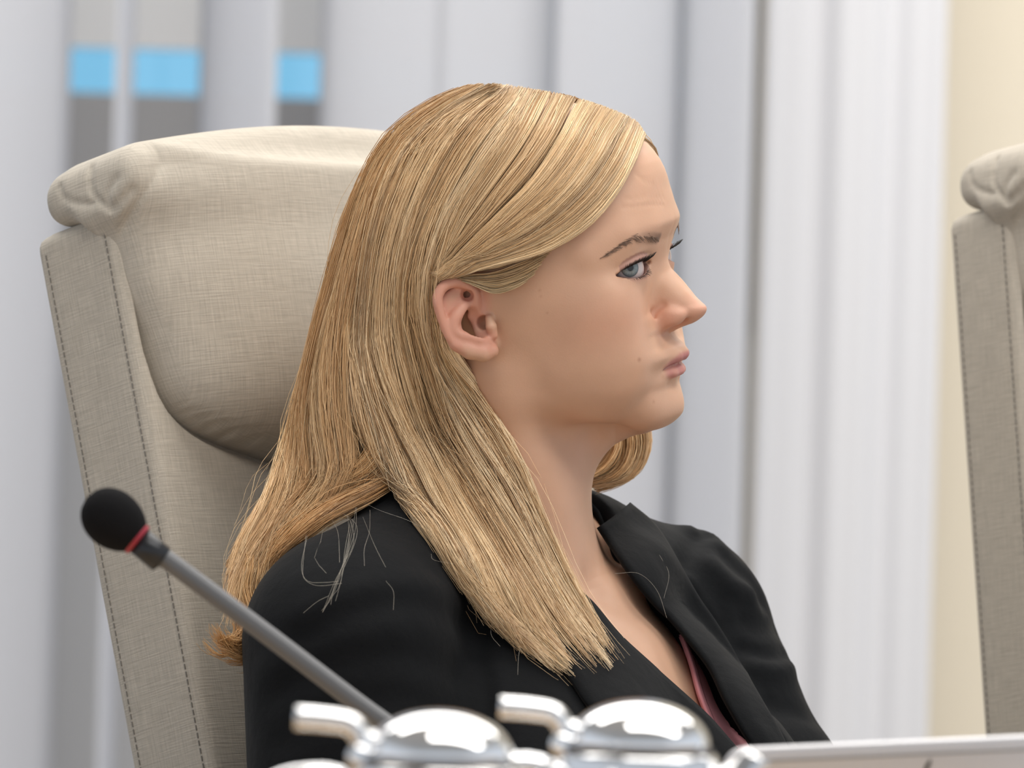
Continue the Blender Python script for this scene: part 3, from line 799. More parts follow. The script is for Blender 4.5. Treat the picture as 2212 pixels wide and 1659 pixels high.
# lapels lie on the blazer fronts (its un-cut surface, so they roll in over the opening)
roll_l = lambda t: 2.5 + 4.5*math.sin(min(t*2.2, 1)*math.pi*0.5) if t < 0.9 else 7.0 - 20*(t-0.9)
patch('lapel', [(1290, 1140), (1322, 1189), (1364, 1249), (1412, 1308), (1446, 1340), (1484, 1385), (1530, 1445), (1560, 1508), (1596, 1572), (1640, 1642)],
      [(1352, 1098), (1412, 1150), (1456, 1225), (1500, 1290), (1535, 1340), (1570, 1400), (1605, 1470), (1640, 1530), (1675, 1590), (1700, 1645)], jk_base, cloth, jacket, roll_l, 3.0)
patch('lapel', [(1252, 1280), (1281, 1308), (1335, 1374), (1405, 1439), (1487, 1512), (1534, 1556), (1590, 1620)],
      [(1110, 1260), (1140, 1310), (1180, 1390), (1225, 1470), (1290, 1560), (1400, 1640), (1520, 1690)], jk_base, cloth, jacket, roll_l, 3.0)
# collar standing round the back and sides of the neck
def collar():
    pts = []
    for k in range(40):
        a = math.radians(-118 + 236*k/39)                        # round the back of the neck
        rr = 63 + 3*math.cos(a*1.0); x = -18 - rr*math.cos(a)*1.0; y = rr*1.02*math.sin(a)
        z0 = 6 + 16*math.cos(a*0.75); pts.append((x, y, z0))
    pts = np.array(pts); rows = []
    prof = [(0, -16), (-2.5, 14), (-1, 20), (3, 20), (9, 12), (15, -6), (20, -20)]
    for (o_, z_) in prof:
        c = pts.copy(); d = pts[:, :2]-np.array([-18, 0]); d /= np.linalg.norm(d, axis=1)[:, None]
        c[:, :2] += d*o_; c[:, 2] += z_; rows.append(c)
    nvr = len(rows); nn = len(pts); V = np.concatenate(rows); F = [(j*nn+i, j*nn+i+1, (j+1)*nn+i+1, (j+1)*nn+i) for j in range(nvr-1) for i in range(nn-1)]
    return t2w(V), F
v, f = collar(); co = mesh_obj('collar', v, f, cloth, jacket)
md = co.modifiers.new('thick', 'SOLIDIFY'); md.thickness = 0.003; md.offset = 0
pink = mat('pink_top', (0.88, 0.37, 0.41), 0.75, spec=0.25)
def skin_only(pw): return smin(torso_field(w2t(pw)), chain(pw, NECK, NECK_R)*1000.0, 22)
patch('pink_top', [(1422, 1300), (1435, 1330), (1458, 1378), (1481, 1441), (1499, 1508), (1525, 1570), (1560, 1650)],
      [(1480, 1290), (1500, 1320), (1530, 1370), (1575, 1441), (1610, 1508), (1650, 1580), (1700, 1660)], skin_only, pink, person, lambda t: 4.5, 2.0)
patch('top_hem', [(1421, 1300), (1434, 1330), (1457, 1378), (1480, 1441), (1498, 1508), (1524, 1570), (1559, 1650)],
      [(1426, 1300), (1439, 1330), (1463, 1378), (1487, 1441), (1506, 1508), (1532, 1570), (1567, 1650)], skin_only, pink, person, lambda t: 5.6, 2.2, nv=4)
# seated lower body, under the table
SEAT_Z = 0.475
HIP = t2w((0, 0, -440)); HIP[2] = SEAT_Z + 0.082
LEG_R = rotw(math.radians(40), 0, 0)
def l2w(p): return HIP + (np.asarray(p, float)/1000.0) @ LEG_R.T
fl_z = -HIP[2]*1000
def leg_f(p):
    ay = np.abs(p[..., 1]); q = np.stack([p[..., 0], ay, p[..., 2]], -1)
    f = ell(q, (-10, 0, 10), (112, 172, 84))
    f = smin(f, cone(q, (10, 85, -2), (430, 95, 0), 78, 58), 20)
    f = smin(f, cone(q, (430, 95, 0), (440, 95, fl_z+80), 56, 42), 12)
    return smax(f, fl_z+70-p[..., 2], 3)
Vl, Fl = isosurf(leg_f, axis(-140, 520, 8), axis(-200, 200, 8), axis(fl_z, 110, 8))
trouser = mat('black_trousers', (0.012, 0.013, 0.016), 0.8)
mesh_obj('trousers', l2w(Vl), Fl, trouser, person)
shoe_m = mat('black_leather', (0.01, 0.01, 0.01), 0.35)
for sg in (-1, 1):
    def shoe_f(p):
        f = smin(ell(p, (455, sg*95, fl_z+42), (60, 38, 46)), ell(p, (540, sg*95, fl_z+26), (70, 40, 28)), 20)
        return smax(f, fl_z+1-p[..., 2], 2)
    v, f = isosurf(shoe_f, axis(370, 630, 5), axis(sg*95-55, sg*95+55, 5), axis(fl_z-12, fl_z+105, 5))
    mesh_obj('shoe', l2w(v), f, shoe_m, person)
# ================================================================== linen swivel chairs
linen = mat('linen_upholstery', (0.46, 0.42, 0.355), 0.9, spec=0.15)
n, l, b = nt(linen); b.inputs['Sheen Weight'].default_value = 0.08
tc = n.new('ShaderNodeTexCoord')
def thread(sx, sy, sz, lo, hi):
    mpn = n.new('ShaderNodeMapping'); mpn.inputs['Scale'].default_value = (sx, sy, sz); l.new(tc.outputs['UV'], mpn.inputs['Vector'])
    z = n.new('ShaderNodeTexNoise'); z.inputs['Scale'].default_value = 1.0; z.inputs['Detail'].default_value = 3; l.new(mpn.outputs[0], z.inputs['Vector'])
    r = n.new('ShaderNodeMapRange'); r.inputs['From Min'].default_value = 0.3; r.inputs['From Max'].default_value = 0.7; r.inputs['To Min'].default_value = lo; r.inputs['To Max'].default_value = hi
    l.new(z.outputs['Fac'], r.inputs['Value']); return r.outputs['Result'], z.outputs['Fac']
r1, z1 = thread(900, 45, 0, 0.90, 1.08); r2, z2 = thread(45, 900, 0, 0.90, 1.08)
mu = n.new('ShaderNodeMath'); mu.operation = 'MULTIPLY'; l.new(r1, mu.inputs[0]); l.new(r2, mu.inputs[1])
sc = n.new('ShaderNodeVectorMath'); sc.operation = 'SCALE'; sc.inputs[0].default_value = (0.465, 0.425, 0.365); l.new(mu.outputs[0], sc.inputs['Scale']); l.new(sc.outputs['Vector'], b.inputs['Base Color'])
ad = n.new('ShaderNodeMath'); l.new(z1, ad.inputs[0]); l.new(z2, ad.inputs[1]); bp = n.new('ShaderNodeBump'); bp.inputs['Strength'].default_value = 0.35; bp.inputs['Distance'].default_value = 0.0008
l.new(ad.outputs[0], bp.inputs['Height']); l.new(bp.outputs['Normal'], b.inputs['Normal'])
stitch_m = mat('grey_thread', (0.20, 0.185, 0.165), 0.8)
chrome_b = mat('brushed_steel', (0.55, 0.55, 0.56), 0.3, metal=1.0)
black_pl = mat('black_plastic', (0.02, 0.02, 0.02), 0.45)
HW = 223.0                                                         # half width of the back, mm
OUT_PX = [(242, 462), (292, 602), (332, 722), (376, 850), (432, 914), (512, 955), (600, 985)]
def uv_box(o, Vl, Fa):
    """box projection in the chair's own axes so the weave follows the panels"""
    me = o.data; uv = me.uv_layers.new(name='UVMap')
    nr = np.empty(len(me.polygons)*3, np.float32); me.polygons.foreach_get('normal', nr); nr = nr.reshape(-1, 3)
    ls = np.empty(len(me.loops), np.int32); me.loops.foreach_get('vertex_index', ls)
    pol = np.repeat(np.arange(len(me.polygons)), [p.loop_total for p in me.polygons]) if not isinstance(Fa, np.ndarray) else np.repeat(np.arange(len(me.polygons)), Fa.shape[1])
    q = Vl[ls]/1000.0; R = o['_R']; nl = (nr @ np.array(R).reshape(3, 3))[pol]
    side = np.abs(nl[:, 1]) > 0.75
    u = np.where(side, q[:, 0], q[:, 1]); v = np.where(np.abs(nl[:, 2]) > 0.8, q[:, 0], q[:, 2])
    uv.data.foreach_set('uv', np.stack([u, v], -1).astype(np.float32).ravel())
    del o['_R']
OUT_YZ = None
def chair(corner_px, corner_y, yaw, rec, label, outline=None):
    global OUT_YZ
    R = rotw(math.radians(yaw), math.radians(rec), 0)
    O = P(corner_px[0], corner_px[1], corner_y) - R @ np.array([0, HW, 0])/1000
    c2w = lambda p: O + (np.asarray(p, float)/1000.0) @ R.T
    w2c = lambda p: ((p - O.astype(np.float32)) @ R.astype(np.float32))*1000.0
    if OUT_YZ is None:
        near = [px_plane(a, b_, (6, 0, 0), (1, 0, 0), w2c)[1:] for a, b_ in OUT_PX]
        zb = near[-1][1]-6
        near = [(min(y, HW-4), z) for y, z in near]
        near = [tuple(a) for a in spline(near, 20)]
        OUT_YZ = [(HW-22, 22)] + near + [(60, zb-8), (0, zb-11), (-60, zb-8)] + [(-y, z) for y, z in near[::-1]] + [(-HW+22, 22)]
    hp = [(z, y) for y, z in OUT_YZ[:len(OUT_YZ)//2+1]]; f_ow = lut([a for a, _ in hp], [b_ for _, b_ in hp])
    folds = []
    def head_f(p, with_folds=True):
        X, Y, Z = p[..., 0], p[..., 1], p[..., 2]; ay = np.abs(Y)
        zt_ = 60 - 26*np.clip(ay/HW, 0, 1.1)**2.0
        hz = zt_/2
        qx = np.abs(X+14) - (43-16); qz = np.abs(Z-hz) - np.maximum(hz-16, 1)
        rl = np.sqrt(np.maximum(qx, 0)**2 + np.maximum(qz, 0)**2) + np.minimum(np.maximum(qx, qz), 0) - 16
        rl = smax(rl, ay-(HW+3), 16)
        d2 = poly2d(Y, Z, OUT_YZ)
        w_ = f_ow(Z); u_ = np.clip(ay/np.maximum(w_, 8), 0, 1); vz = np.clip((-70-Z)/(-70-OUT_YZ[len(OUT_YZ)//2][1]), 0, 1)
        xf = 1 + 47*np.power(1-u_**3.0, 0.50)*np.power(1-vz**3.0, 0.50)
        pad = smax(smax(d2, (X-xf)*0.8, 7), -X-12, 3)
        f = smin(rl, pad, 34)
        if with_folds:
            for pl, amp_, w in folds:
                m = ((p > pl.min(0)-3*w) & (p < pl.max(0)+3*w)).all(-1)
                if m.any():
                    f = f.copy(); f[m] += amp_*np.exp(-(segd(p[m], pl)/w)**2)
        return f
    if outline:                                                     # pleats at the near end, traced once on the sharp chair
        for pxs, amp_, w in [([(235, 452), (205, 425), (194, 395), (196, 362)], 4.0, 1.9), ([(238, 450), (230, 425), (238, 400), (252, 385)], 2.6, 2.2), ([(242, 452), (262, 432), (285, 410)], 3.6, 2.2),
                             ([(128, 404), (138, 428), (165, 438), (200, 440)], 2.4, 2.0)]:
            h = raycast(lambda q: head_f(w2c(q), False), *spline(pxs, 8).T, 4.5, 5.6, 400); h = h[~np.isnan(h[:, 0])]
            if len(h) > 2: outline.append((w2c(h.astype(np.float32)), amp_, w))
        FOLD_CH.extend(outline[1:])
    folds = FOLD_CH
    if outline: CH1.update(w2c=w2c, f=lambda pw: np.minimum(head_f(w2c(pw)), box(w2c(pw), (-36, 0, -385), (36, HW, 385), 10)))
    base = c2w((60, 0, 0)); base = np.array([base[0], base[1], 0.0])
    # the seat sits under the sitter: forward of the foot of the back
    zs_ = (SEATTOP - O[2])*1000/math.cos(math.radians(rec))
    fw = rotw(math.radians(yaw), 0, 0); foot = c2w((0, 0, zs_)); cen = foot + fw @ np.array([0.215, 0, 0]); base = np.array([cen[0], cen[1], 0.0])
    root = empty('office_chair', tuple(base)); tag(root, label, 'chair', 'beige linen office chairs')
    def put(name, f, axs, parent, m=linen):
        v, q = isosurf(f, *axs); o = mesh_obj(name, c2w(v), q, m, parent); o['_R'] = R.ravel().tolist(); uv_box(o, v, q); return o
    def shell_f(p):
        f = box(p, (-36, 0, -385), (36, HW, 385), 10)
        f = f + 8*np.exp(-(poly2d(p[..., 1], p[..., 2], OUT_YZ)/4.5)**2)*np.clip((p[..., 0]+22)/10, 0, 1)*(np.abs(p[..., 1]) < HW-8)
        # welted edges of the side panel
        ay = np.abs(p[..., 1])
        f = f + 1.3*np.exp(-((p[..., 0]+9)/1.8)**2)*(ay > HW-8) + 1.3*np.exp(-((p[..., 0]+62)/1.8)**2)*(ay > HW-8)
        return f
    back = put('backrest', shell_f, (axis(-80, 10, 2.8), axis(-HW-10, HW+10, 8, (60, HW+6), 3.0), axis(-780, 12, 10, (-232, 8), 3.0)), root)
    put('headrest', head_f, (axis(-64, 56, 2.0), axis(-HW-14, HW+14, 6, (HW-75, HW+10), 1.7), axis(-230, 68, 5, (-14, 62), 2.0)), root)
    parts = []
    for xr_ in (-9, -62):
        for k in range(150):
            z = -14 - k*5.0
            parts.append((c2w(np.array([[xr_-.32, HW-1.0, z], [xr_+.32, HW-1.0, z], [xr_+.32, HW-1.0, z-3.4], [xr_-.32, HW-1.0, z-3.4],
                                        [xr_-.32, HW-0.1, z], [xr_+.32, HW-0.1, z], [xr_+.32, HW-0.1, z-3.4], [xr_-.32, HW-0.1, z-3.4]])),
                          [(0, 3, 2, 1), (4, 5, 6, 7), (0, 1, 5, 4), (2, 3, 7, 6), (1, 2, 6, 5), (0, 4, 7, 3)]))
    v, f = merge(parts); st = mesh_obj('stitching', v, f, stitch_m, back, smooth=False); st['kind'] = 'stuff'
    # seat, column, five-star base
    s2w = lambda p: cen*np.array([1, 1, 0]) + (np.asarray(p, float)/1000.0) @ fw.T
    def seat_f(p): return box(p, (0, 0, SEATTOP*1000-50), (235, 228, 48), 28) - 3*np.exp(-((p[..., 0]/200)**2+(p[..., 1]/200)**2))
    v, q = isosurf(seat_f, axis(-260, 260, 8), axis(-270, 270, 8), axis(SEATTOP*1000-115, SEATTOP*1000+20, 8)); o = mesh_obj('seat', s2w(v), q, linen, root); o['_R'] = fw.ravel().tolist(); uv_box(o, v, q)
    v, f = lathe([(0.028, 0.10), (0.028, 0.25), (0.020, 0.25), (0.020, SEATTOP-0.12), (0.09, SEATTOP-0.115), (0.09, SEATTOP-0.095)], base, 24); mesh_obj('column', v, f, chrome_b, root)
    for k in range(5):
        a = 2*math.pi*k/5+0.3; d = np.array([math.cos(a), math.sin(a), 0])
        v, f = tube([base+d*0.0+[0, 0, .115], base+d*.16+[0, 0, .105], base+d*.24+[0, 0, .075]], [0.030, 0.024, 0.017], 10); lg = mesh_obj('leg', v, f, chrome_b, root)
        tq = np.array([-d[1], d[0], 0]); c0 = base+d*.24+[0, 0, .028]
        v, f = lathe([(0.012, -0.022), (0.026, -0.020), (0.028, -0.012), (0.028, 0.012), (0.026, 0.020), (0.012, 0.022)], c0, 20, tq); mesh_obj('castor', v, f, black_pl, lg)
    # bracket joining seat and back
    v, f = tube([s2w((-150, 0, SEATTOP*1000-105)), s2w((-262, 0, SEATTOP*1000-100)), c2w((-30, 0, zs_+70)), c2w((-40, 0, zs_+180))], [0.022]*4, 10); mesh_obj('back_bracket', v, f, chrome_b, root)
    return root
SEATTOP = 0.475; FOLD_CH = []; CH1 = {}
chair((237, 450), 0.055, 40, 16.3, 'beige linen high-back chair with bulging headrest behind the seated woman', [0])
chair((2178, 432), 0.34, 56, 9.0, 'empty beige linen high-back chair cut off at the right edge')
# ================================================================== hair
def sq(p): return np.stack([p[..., 0], (p[..., 1]-0.03)/1.75, p[..., 2]], -1)
HM = [P(880, 520, 0)*[1, 0, 1], P(832, 700, 0)*[1, 0, 1], P(800, 850, 0)*[1, 0, 1], P(770, 985, 0)*[1, 0, 1]]
HM_R = [0.050, 0.045, 0.051, 0.048]
def hair_vol(pw, inset=0.0):
    """volume the hair fills, world metres -> mm"""
    f = ell(w2h(pw), (-4, 0, 40), (107-inset, 84-inset, 100.5-inset))
    hm = chain(sq(pw), HM, HM_R)*1000.0 + inset
    return smin(f, hm, 30)
def lay_f(pw):
    """surface on which the near locks lie"""
    f = hair_vol(pw)
    nk = chain(pw, NECK, NECK_R)*1000.0 - 8
    f = smin(f, nk, 20)
    ph = w2h(pw); sk = np.maximum(head_field(ph) - 7.0, 34-ph[..., 2])
    f = smin(f, sk, 6)
    return smin(f, jk_base(pw) - 7, 18)
def TOR_free(px, py):
    """just in front of the chair back"""
    h = raycast(CH1['f'], [px], [py], 4.5, 5.6, 300)[0][1]
    return (0.0 if np.isnan(h) else h) - 0.14
def guide(pts, m=30):
    """traced lock: (px, py) lies on the hair/shoulder surface, (px, py, depth) hangs free"""
    pts = [tuple(p) for p in pts]
    W = np.full((len(pts), 3), np.nan); auto = [i for i, p in enumerate(pts) if len(p) == 2]
    if auto:
        W[auto] = raycast(lay_f, [pts[i][0] for i in auto], [pts[i][1] for i in auto], 4.6, 5.3, 300)
    for i, p in enumerate(pts):
        if len(p) == 3:
            dd = p[2] if not isinstance(p[2], str) else (TOR_free(p[0], p[1]))
            W[i] = P(p[0], p[1], dd)
    dep = W[:, 1].copy(); ok = ~np.isnan(dep)
    dep = np.interp(np.arange(len(pts)), np.where(ok)[0], dep[ok]) if ok.any() else np.zeros(len(pts))
    lim = raycast(CH1['f'], [p[0] for p in pts], [p[1] for p in pts], 4.5, 5.6, 300)[:, 1] - 0.014
    lim = np.where(np.isnan(lim), 9.0, lim)
    dep = np.minimum(dep, lim)
    if any(len(p) == 3 and isinstance(p[2], str) for p in pts):
        for _ in range(2):
            d2 = dep.copy(); d2[1:-1] = (dep[:-2]+2*dep[1:-1]+dep[2:])/4; dep = np.minimum(d2, lim)
    W = np.stack([P(p[0], p[1], d) for p, d in zip(pts, dep)])
    return spline(W, m)
def sheet(guides, m=30, U=49):
    G = np.stack([guide(g, m) for g in guides])                  # ng, m, 3
    D = np.stack([spline(G[:, j], U) if len(guides) > 1 else np.repeat(G[:, j], U, 0) for j in range(m)], 1)
    du = np.gradient(D, axis=0); dv = np.gradient(D, axis=1)
    N = np.cross(du, dv); N /= np.linalg.norm(N, axis=-1, keepdims=True)+1e-12
    N *= np.sign(-(N @ FWD))[..., None] + (np.abs(N @ FWD) < 1e-9)[..., None]
    return D, N
HV, HC, HU = [], [], []
BLOND = np.array([[0.90, 0.73, 0.50], [0.82, 0.63, 0.41], [0.70, 0.51, 0.31], [0.55, 0.37, 0.21], [0.33, 0.21, 0.12], [0.93, 0.80, 0.60]])
BP = np.array([0.25, 0.22, 0.17, 0.12, 0.10, 0.14])
def strands(sh, n, locks, width, depth, wave, rad=(0.26, 0.10), tint=(1, 1, 1), root_dark=0.0, s0=(0, 0.03), s1=(0.86, 1.0), conv=0.55, edge=0.02, fuzz=1.0):
    """n strands laid over a sheet; width is the lock width as a share of the sheet, depth and wave in mm"""
    D, N = sh; U, m, _ = D.shape
    lc = RNG.random(locks)*(1+2*edge)-edge; lo = RNG.normal(0, 1, locks); lcol = RNG.choice(len(BLOND), locks, p=BP); lph = RNG.random((locks, 3))*6.28; llen = RNG.random(locks)
    for k in range(n):
        L = RNG.integers(locks); a = RNG.uniform(*s0); b_ = s1[0] + (s1[1]-s1[0])*np.clip(0.65*llen[L]+0.35*RNG.random() + RNG.normal(0, 0.08), 0, 1)
        S_ = np.linspace(a, b_, m)
        du = width*RNG.normal(0, 0.5)
        u = lc[L] + du*(1-conv*S_**1.3) + width*0.35*np.sin(S_*5.0+lph[L, 0])*S_*0.6
        u = np.clip(u, -edge, 1+edge)*(U-1)
        i = np.clip(np.floor(u).astype(int), 0, U-2); w = (u-i)[:, None]
        jf = np.clip(S_, 0, 1)*(m-1); j = np.clip(np.floor(jf).astype(int), 0, m-2); wj = (jf-j)[:, None]
        def at(T): return (T[i, j]*(1-w)+T[i+1, j]*w)*(1-wj) + (T[i, j+1]*(1-w)+T[i+1, j+1]*w)*wj
        p = at(D); nn = at(N)
        tt = np.gradient(p, axis=0); tt /= np.linalg.norm(tt, axis=1)[:, None]+1e-12; sd = np.cross(tt, nn)
        dz = (lo[L]*0.35 + RNG.normal(0, 0.45))*depth - depth*0.25
        rmp = np.clip(S_/0.14, 0, 1)**0.7; dz = dz*(0.15+0.85*rmp); wv = wave*(0.18+0.82*S_**1.2)*rmp
        amp1 = np.sin(S_*(7+4*lph[L, 1]/6.28)+lph[L, 1]) + 0.5*np.sin(S_*17+lph[L, 2])
        ph = RNG.random(3)*6.28
        ind = fuzz*(np.sin(S_*(9+5*RNG.random())+ph[0])*0.35 + np.sin(S_*(21+9*RNG.random())+ph[1])*0.12)*RNG.normal(1, 0.5)
        p = p + nn*((dz + wv*0.6*amp1*0.5 + ind*wv*0.5)/1000)[:, None] + sd*((wv*amp1*0.7 + ind*wv)/1000)[:, None]
        HV.append(p)
        r = np.interp(np.linspace(0, 1, m), [0, 0.12, 0.8, 1], [rad[0]*0.7, rad[0], rad[0]*0.9, rad[1]])*RNG.uniform(0.7, 1.25)/1000
        HU.append(r)
        c = BLOND[lcol[L]]*0.65 + BLOND[RNG.choice(len(BLOND), p=BP)]*0.35
        c = c*np.array(tint)*np.array([1.09, 1.025, 0.925])*RNG.uniform(0.82, 1.12)
        C = np.tile(c, (m, 1))
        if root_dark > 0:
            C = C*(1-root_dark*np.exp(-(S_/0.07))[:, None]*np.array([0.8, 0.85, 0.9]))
        HC.append(C)
# --- traced locks (pixels), near side
A_G = [[(1396, 288), (1372, 348), (1330, 424), (1268, 492), (1180, 546), (1085, 572), (985, 592), (952, 606)],
       [(1372, 258), (1342, 330), (1292, 410), (1215, 484), (1120, 540), (1040, 568), (972, 588), (948, 602)],
       [(1325, 236), (1284, 310), (1232, 390), (1152, 470), (1070, 530), (1010, 565), (966, 585), (945, 600)],
       [(1255, 212), (1218, 290), (1168, 370), (1102, 450), (1035, 520), (990, 560), (960, 582), (942, 598)],
       [(1185, 196), (1152, 270), (1106, 350), (1050, 430), (1000, 500), (970, 550), (953, 580), (938, 596)],
       [(1130, 190), (1096, 262), (1048, 345), (1000, 430), (968, 510), (950, 555), (942, 582), (935, 602)]]
B_G = [[(1165, 193), (1122, 270), (1062, 360), (1002, 450), (962, 540), (946, 604), (948, 700), (985, 790), (1050, 890), (1105, 985), (1150, 1085), (1225, 1245), (1300, 1370), (1345, 1430)],
       [(1130, 188), (1078, 260), (1008, 350), (952, 450), (922, 560), (912, 680), (935, 800), (995, 920), (1062, 1040), (1135, 1170), (1222, 1310), (1318, 1450)],
       [(1095, 183), (1035, 240), (960, 330), (905, 430), (872, 550), (862, 680), (880, 820), (932, 950), (1000, 1080), (1082, 1225), (1175, 1365), (1262, 1462)],
       [(1068, 181), (1000, 230), (920, 312), (865, 420), (828, 550), (812, 690), (820, 830), (858, 960), (925, 1075), (1005, 1210), (1095, 1345), (1200, 1438)],
       [(1050, 181), (975, 227), (888, 300), (832, 402), (790, 540), (765, 690), (762, 830), (790, 950), (850, 1040), (930, 1135), (1015, 1265), (1110, 1375)]]
C_G = [[(1045, 181), (965, 227), (878, 302), (820, 405), (778, 540), (748, 690), (735, 830), (748, 940), (760, 1010), (735, 1056), (676, 1132), (622, 1190, 'c'), (578, 1250, 'c'), (560, 1315, 'c')],
       [(1030, 183), (945, 230), (858, 308), (798, 418), (755, 560), (720, 700), (695, 840), (692, 950), (690, 1030), (640, 1085, 'c'), (585, 1145, 'c'), (548, 1215, 'c'), (525, 1290, 'c'), (508, 1350, 'c')],
       [(1015, 186), (922, 240), (832, 338), (772, 460), (727, 600), (688, 740), (658, 880), (645, 985), (612, 1080, 'c'), (560, 1150, 'c'), (522, 1225, 'c'), (505, 1290, 'c'), (490, 1345, 'c')],
       [(1000, 190), (905, 249), (815, 350), (755, 470), (710, 618), (668, 758), (628, 900), (603, 1000, 'c'), (570, 1090, 'c'), (522, 1170, 'c'), (494, 1240, 'c'), (486, 1300, 'c'), (490, 1330, 'c')]]
D_G = [[(900, 960), (872, 1030), (820, 1060), (750, 1094), (678, 1140), (620, 1196, 'c'), (578, 1260, 'c')],
       [(860, 930), (825, 1010), (775, 1045), (700, 1070), (634, 1118), (574, 1185, 'c'), (542, 1262, 'c')],
       [(820, 900), (780, 985), (730, 1025), (660, 1065), (590, 1120, 'c'), (540, 1200, 'c'), (515, 1290, 'c')]]
E_G = [[(560, 1180, 'c'), (540, 1260, 'c'), (545, 1330, 'c'), (535, 1385, 'c'), (495, 1408, 'c'), (448, 1372, 'c')],
       [(530, 1190, 'c'), (512, 1265, 'c'), (525, 1325, 'c'), (520, 1368, 'c'), (490, 1388, 'c'), (455, 1350, 'c')],
       [(575, 1190, 'c'), (560, 1280, 'c'), (565, 1350, 'c'), (560, 1420, 'c'), (530, 1440, 'c'), (480, 1420, 'c')]]
F_G = [[(1300, 700, .085), (1365, 830, .088), (1398, 930, .085), (1398, 985, .08), (1372, 1030, .075), (1325, 1052, .07), (1278, 1058, .066)],
       [(1270, 720, .08), (1325, 840, .08), (1358, 930, .078), (1358, 980, .075), (1338, 1016, .07), (1300, 1036, .066), (1262, 1040, .062)],
       [(1240, 740, .07), (1280, 850, .07), (1310, 930, .068), (1312, 970, .066), (1296, 1000, .064), (1272, 1016, .06), (1245, 1018, .056)]]
# layer between ear and jaw, behind the lobe, and the small tuft above the ear
H_G = [[(955, 610, -.062), (950, 690, -.062), (978, 770, -.058), (1040, 850), (1100, 950), (1150, 1060), (1190, 1180), (1262, 1300), (1330, 1400)],
       [(935, 600), (925, 690), (945, 790), (1005, 890), (1070, 1000), (1130, 1110), (1180, 1230), (1250, 1350), (1310, 1440)]]
I_G = [[(1200, 530), (1130, 566), (1065, 588), (1010, 596), (975, 594)],
       [(1150, 600), (1110, 622), (1070, 630), (1030, 618), (990, 600)]]
shA, shB, shC, shD, shE, shF, shH, shI = (sheet(g, 21) for g in (A_G, B_G, C_G, D_G, E_G, F_G, H_G, I_G))
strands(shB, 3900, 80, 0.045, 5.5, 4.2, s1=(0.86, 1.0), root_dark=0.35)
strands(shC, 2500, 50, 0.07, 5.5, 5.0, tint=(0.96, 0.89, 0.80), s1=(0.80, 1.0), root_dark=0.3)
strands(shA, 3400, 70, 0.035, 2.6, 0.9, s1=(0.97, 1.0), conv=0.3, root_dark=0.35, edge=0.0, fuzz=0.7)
strands(shD, 480, 16, 0.10, 4.0, 3.0, tint=(0.95, 0.84, 0.70))
strands(shE, 800, 26, 0.12, 5.0, 3.5, tint=(0.86, 0.72, 0.56), s1=(0.6, 1.02))
strands(shF, 620, 14, 0.12, 4.0, 1.5, tint=(1.0, 0.92, 0.80), s1=(0.95, 1.0))
def mirror(sh, u0):
    D, N = sh; k = int(u0*len(D)); D = D[k:]; N = N[k:]; cc = h2w((0, 0, 40)); D = cc + (D-cc)*0.964
    m_ = HEAD_R @ np.diag([1, -1, 1.0]) @ HEAD_R.T
    return HEAD_O + (D-HEAD_O) @ m_.T, N @ m_.T
shM = mirror(shA, 0.04)
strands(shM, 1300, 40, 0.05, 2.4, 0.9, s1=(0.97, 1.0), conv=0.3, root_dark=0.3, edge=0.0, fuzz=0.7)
strands(shH, 700, 22, 0.10, 3.0, 2.2, s1=(0.80, 1.0))
strands(shI, 480, 10, 0.2, 1.4, 0.8, tint=(0.62, 0.58, 0.52), s0=(0, 0.4), s1=(0.85, 1.0))
# stray hairs: along the silhouette, over the shoulder, at the ends
strands(shB, 190, 190, 0.02, 9.0, 7.0, rad=(0.13, 0.05), s1=(0.85, 1.06), conv=0.0, edge=0.03, fuzz=2.2, tint=(1.15, 1.15, 1.15))
strands(shC, 150, 150, 0.03, 8.0, 8.0, rad=(0.13, 0.05), s1=(0.7, 1.05), conv=0.0, edge=0.06, fuzz=2.4, tint=(1.1, 1.1, 1.05))
strands(shA, 90, 90, 0.02, 4.0, 2.5, rad=(0.12, 0.05), conv=0.0, edge=0.0, fuzz=2.0, tint=(1.15, 1.15, 1.1), s1=(0.9, 1.0))
W_PXS = [[(735, 1100), (765, 1130), (760, 1180), (742, 1230), (715, 1290), (698, 1322)], [(770, 1095), (762, 1150), (745, 1210), (730, 1265), (712, 1305)], [(760, 1110), (752, 1170), (740, 1225), (722, 1262), (700, 1320)],
         [(660, 1160), (652, 1230), (662, 1255), (690, 1264), (735, 1258)], [(700, 1120), (688, 1170), (690, 1210), (712, 1238)], [(795, 1105), (798, 1150), (785, 1190), (792, 1225)], [(790, 1120), (810, 1180), (830, 1222)],
         [(650, 1325), (690, 1305), (715, 1290)], [(840, 1250), (852, 1280), (848, 1312)], [(710, 1115), (725, 1150), (735, 1190), (720, 1215)], [(1420, 1200), (1438, 1235), (1434, 1290)], [(1330, 1240), (1380, 1245), (1420, 1280), (1435, 1330)],
         [(1062, 1335), (1060, 1370), (1078, 1395)], [(930, 1195), (945, 1215), (980, 1228)], [(1120, 1395), (1118, 1420), (1122, 1450)], [(760, 1120), (748, 1190), (735, 1260), (716, 1290)], [(780, 1085), (830, 1100), (880, 1118), (910, 1128)]]
for w_ in W_PXS:
    for rep_ in range(2 if len(w_) > 4 else 1):
        g = guide([(a+RNG.normal(0, 5), b_+RNG.normal(0, 4)) for a, b_ in w_], 21)
        HV.append(g); HU.append(np.full(21, 0.05/1000)); HC.append(np.tile([0.70, 0.64, 0.54], (21, 1)))
HV = np.stack(HV); HU = np.stack(HU); HC = np.stack(HC)
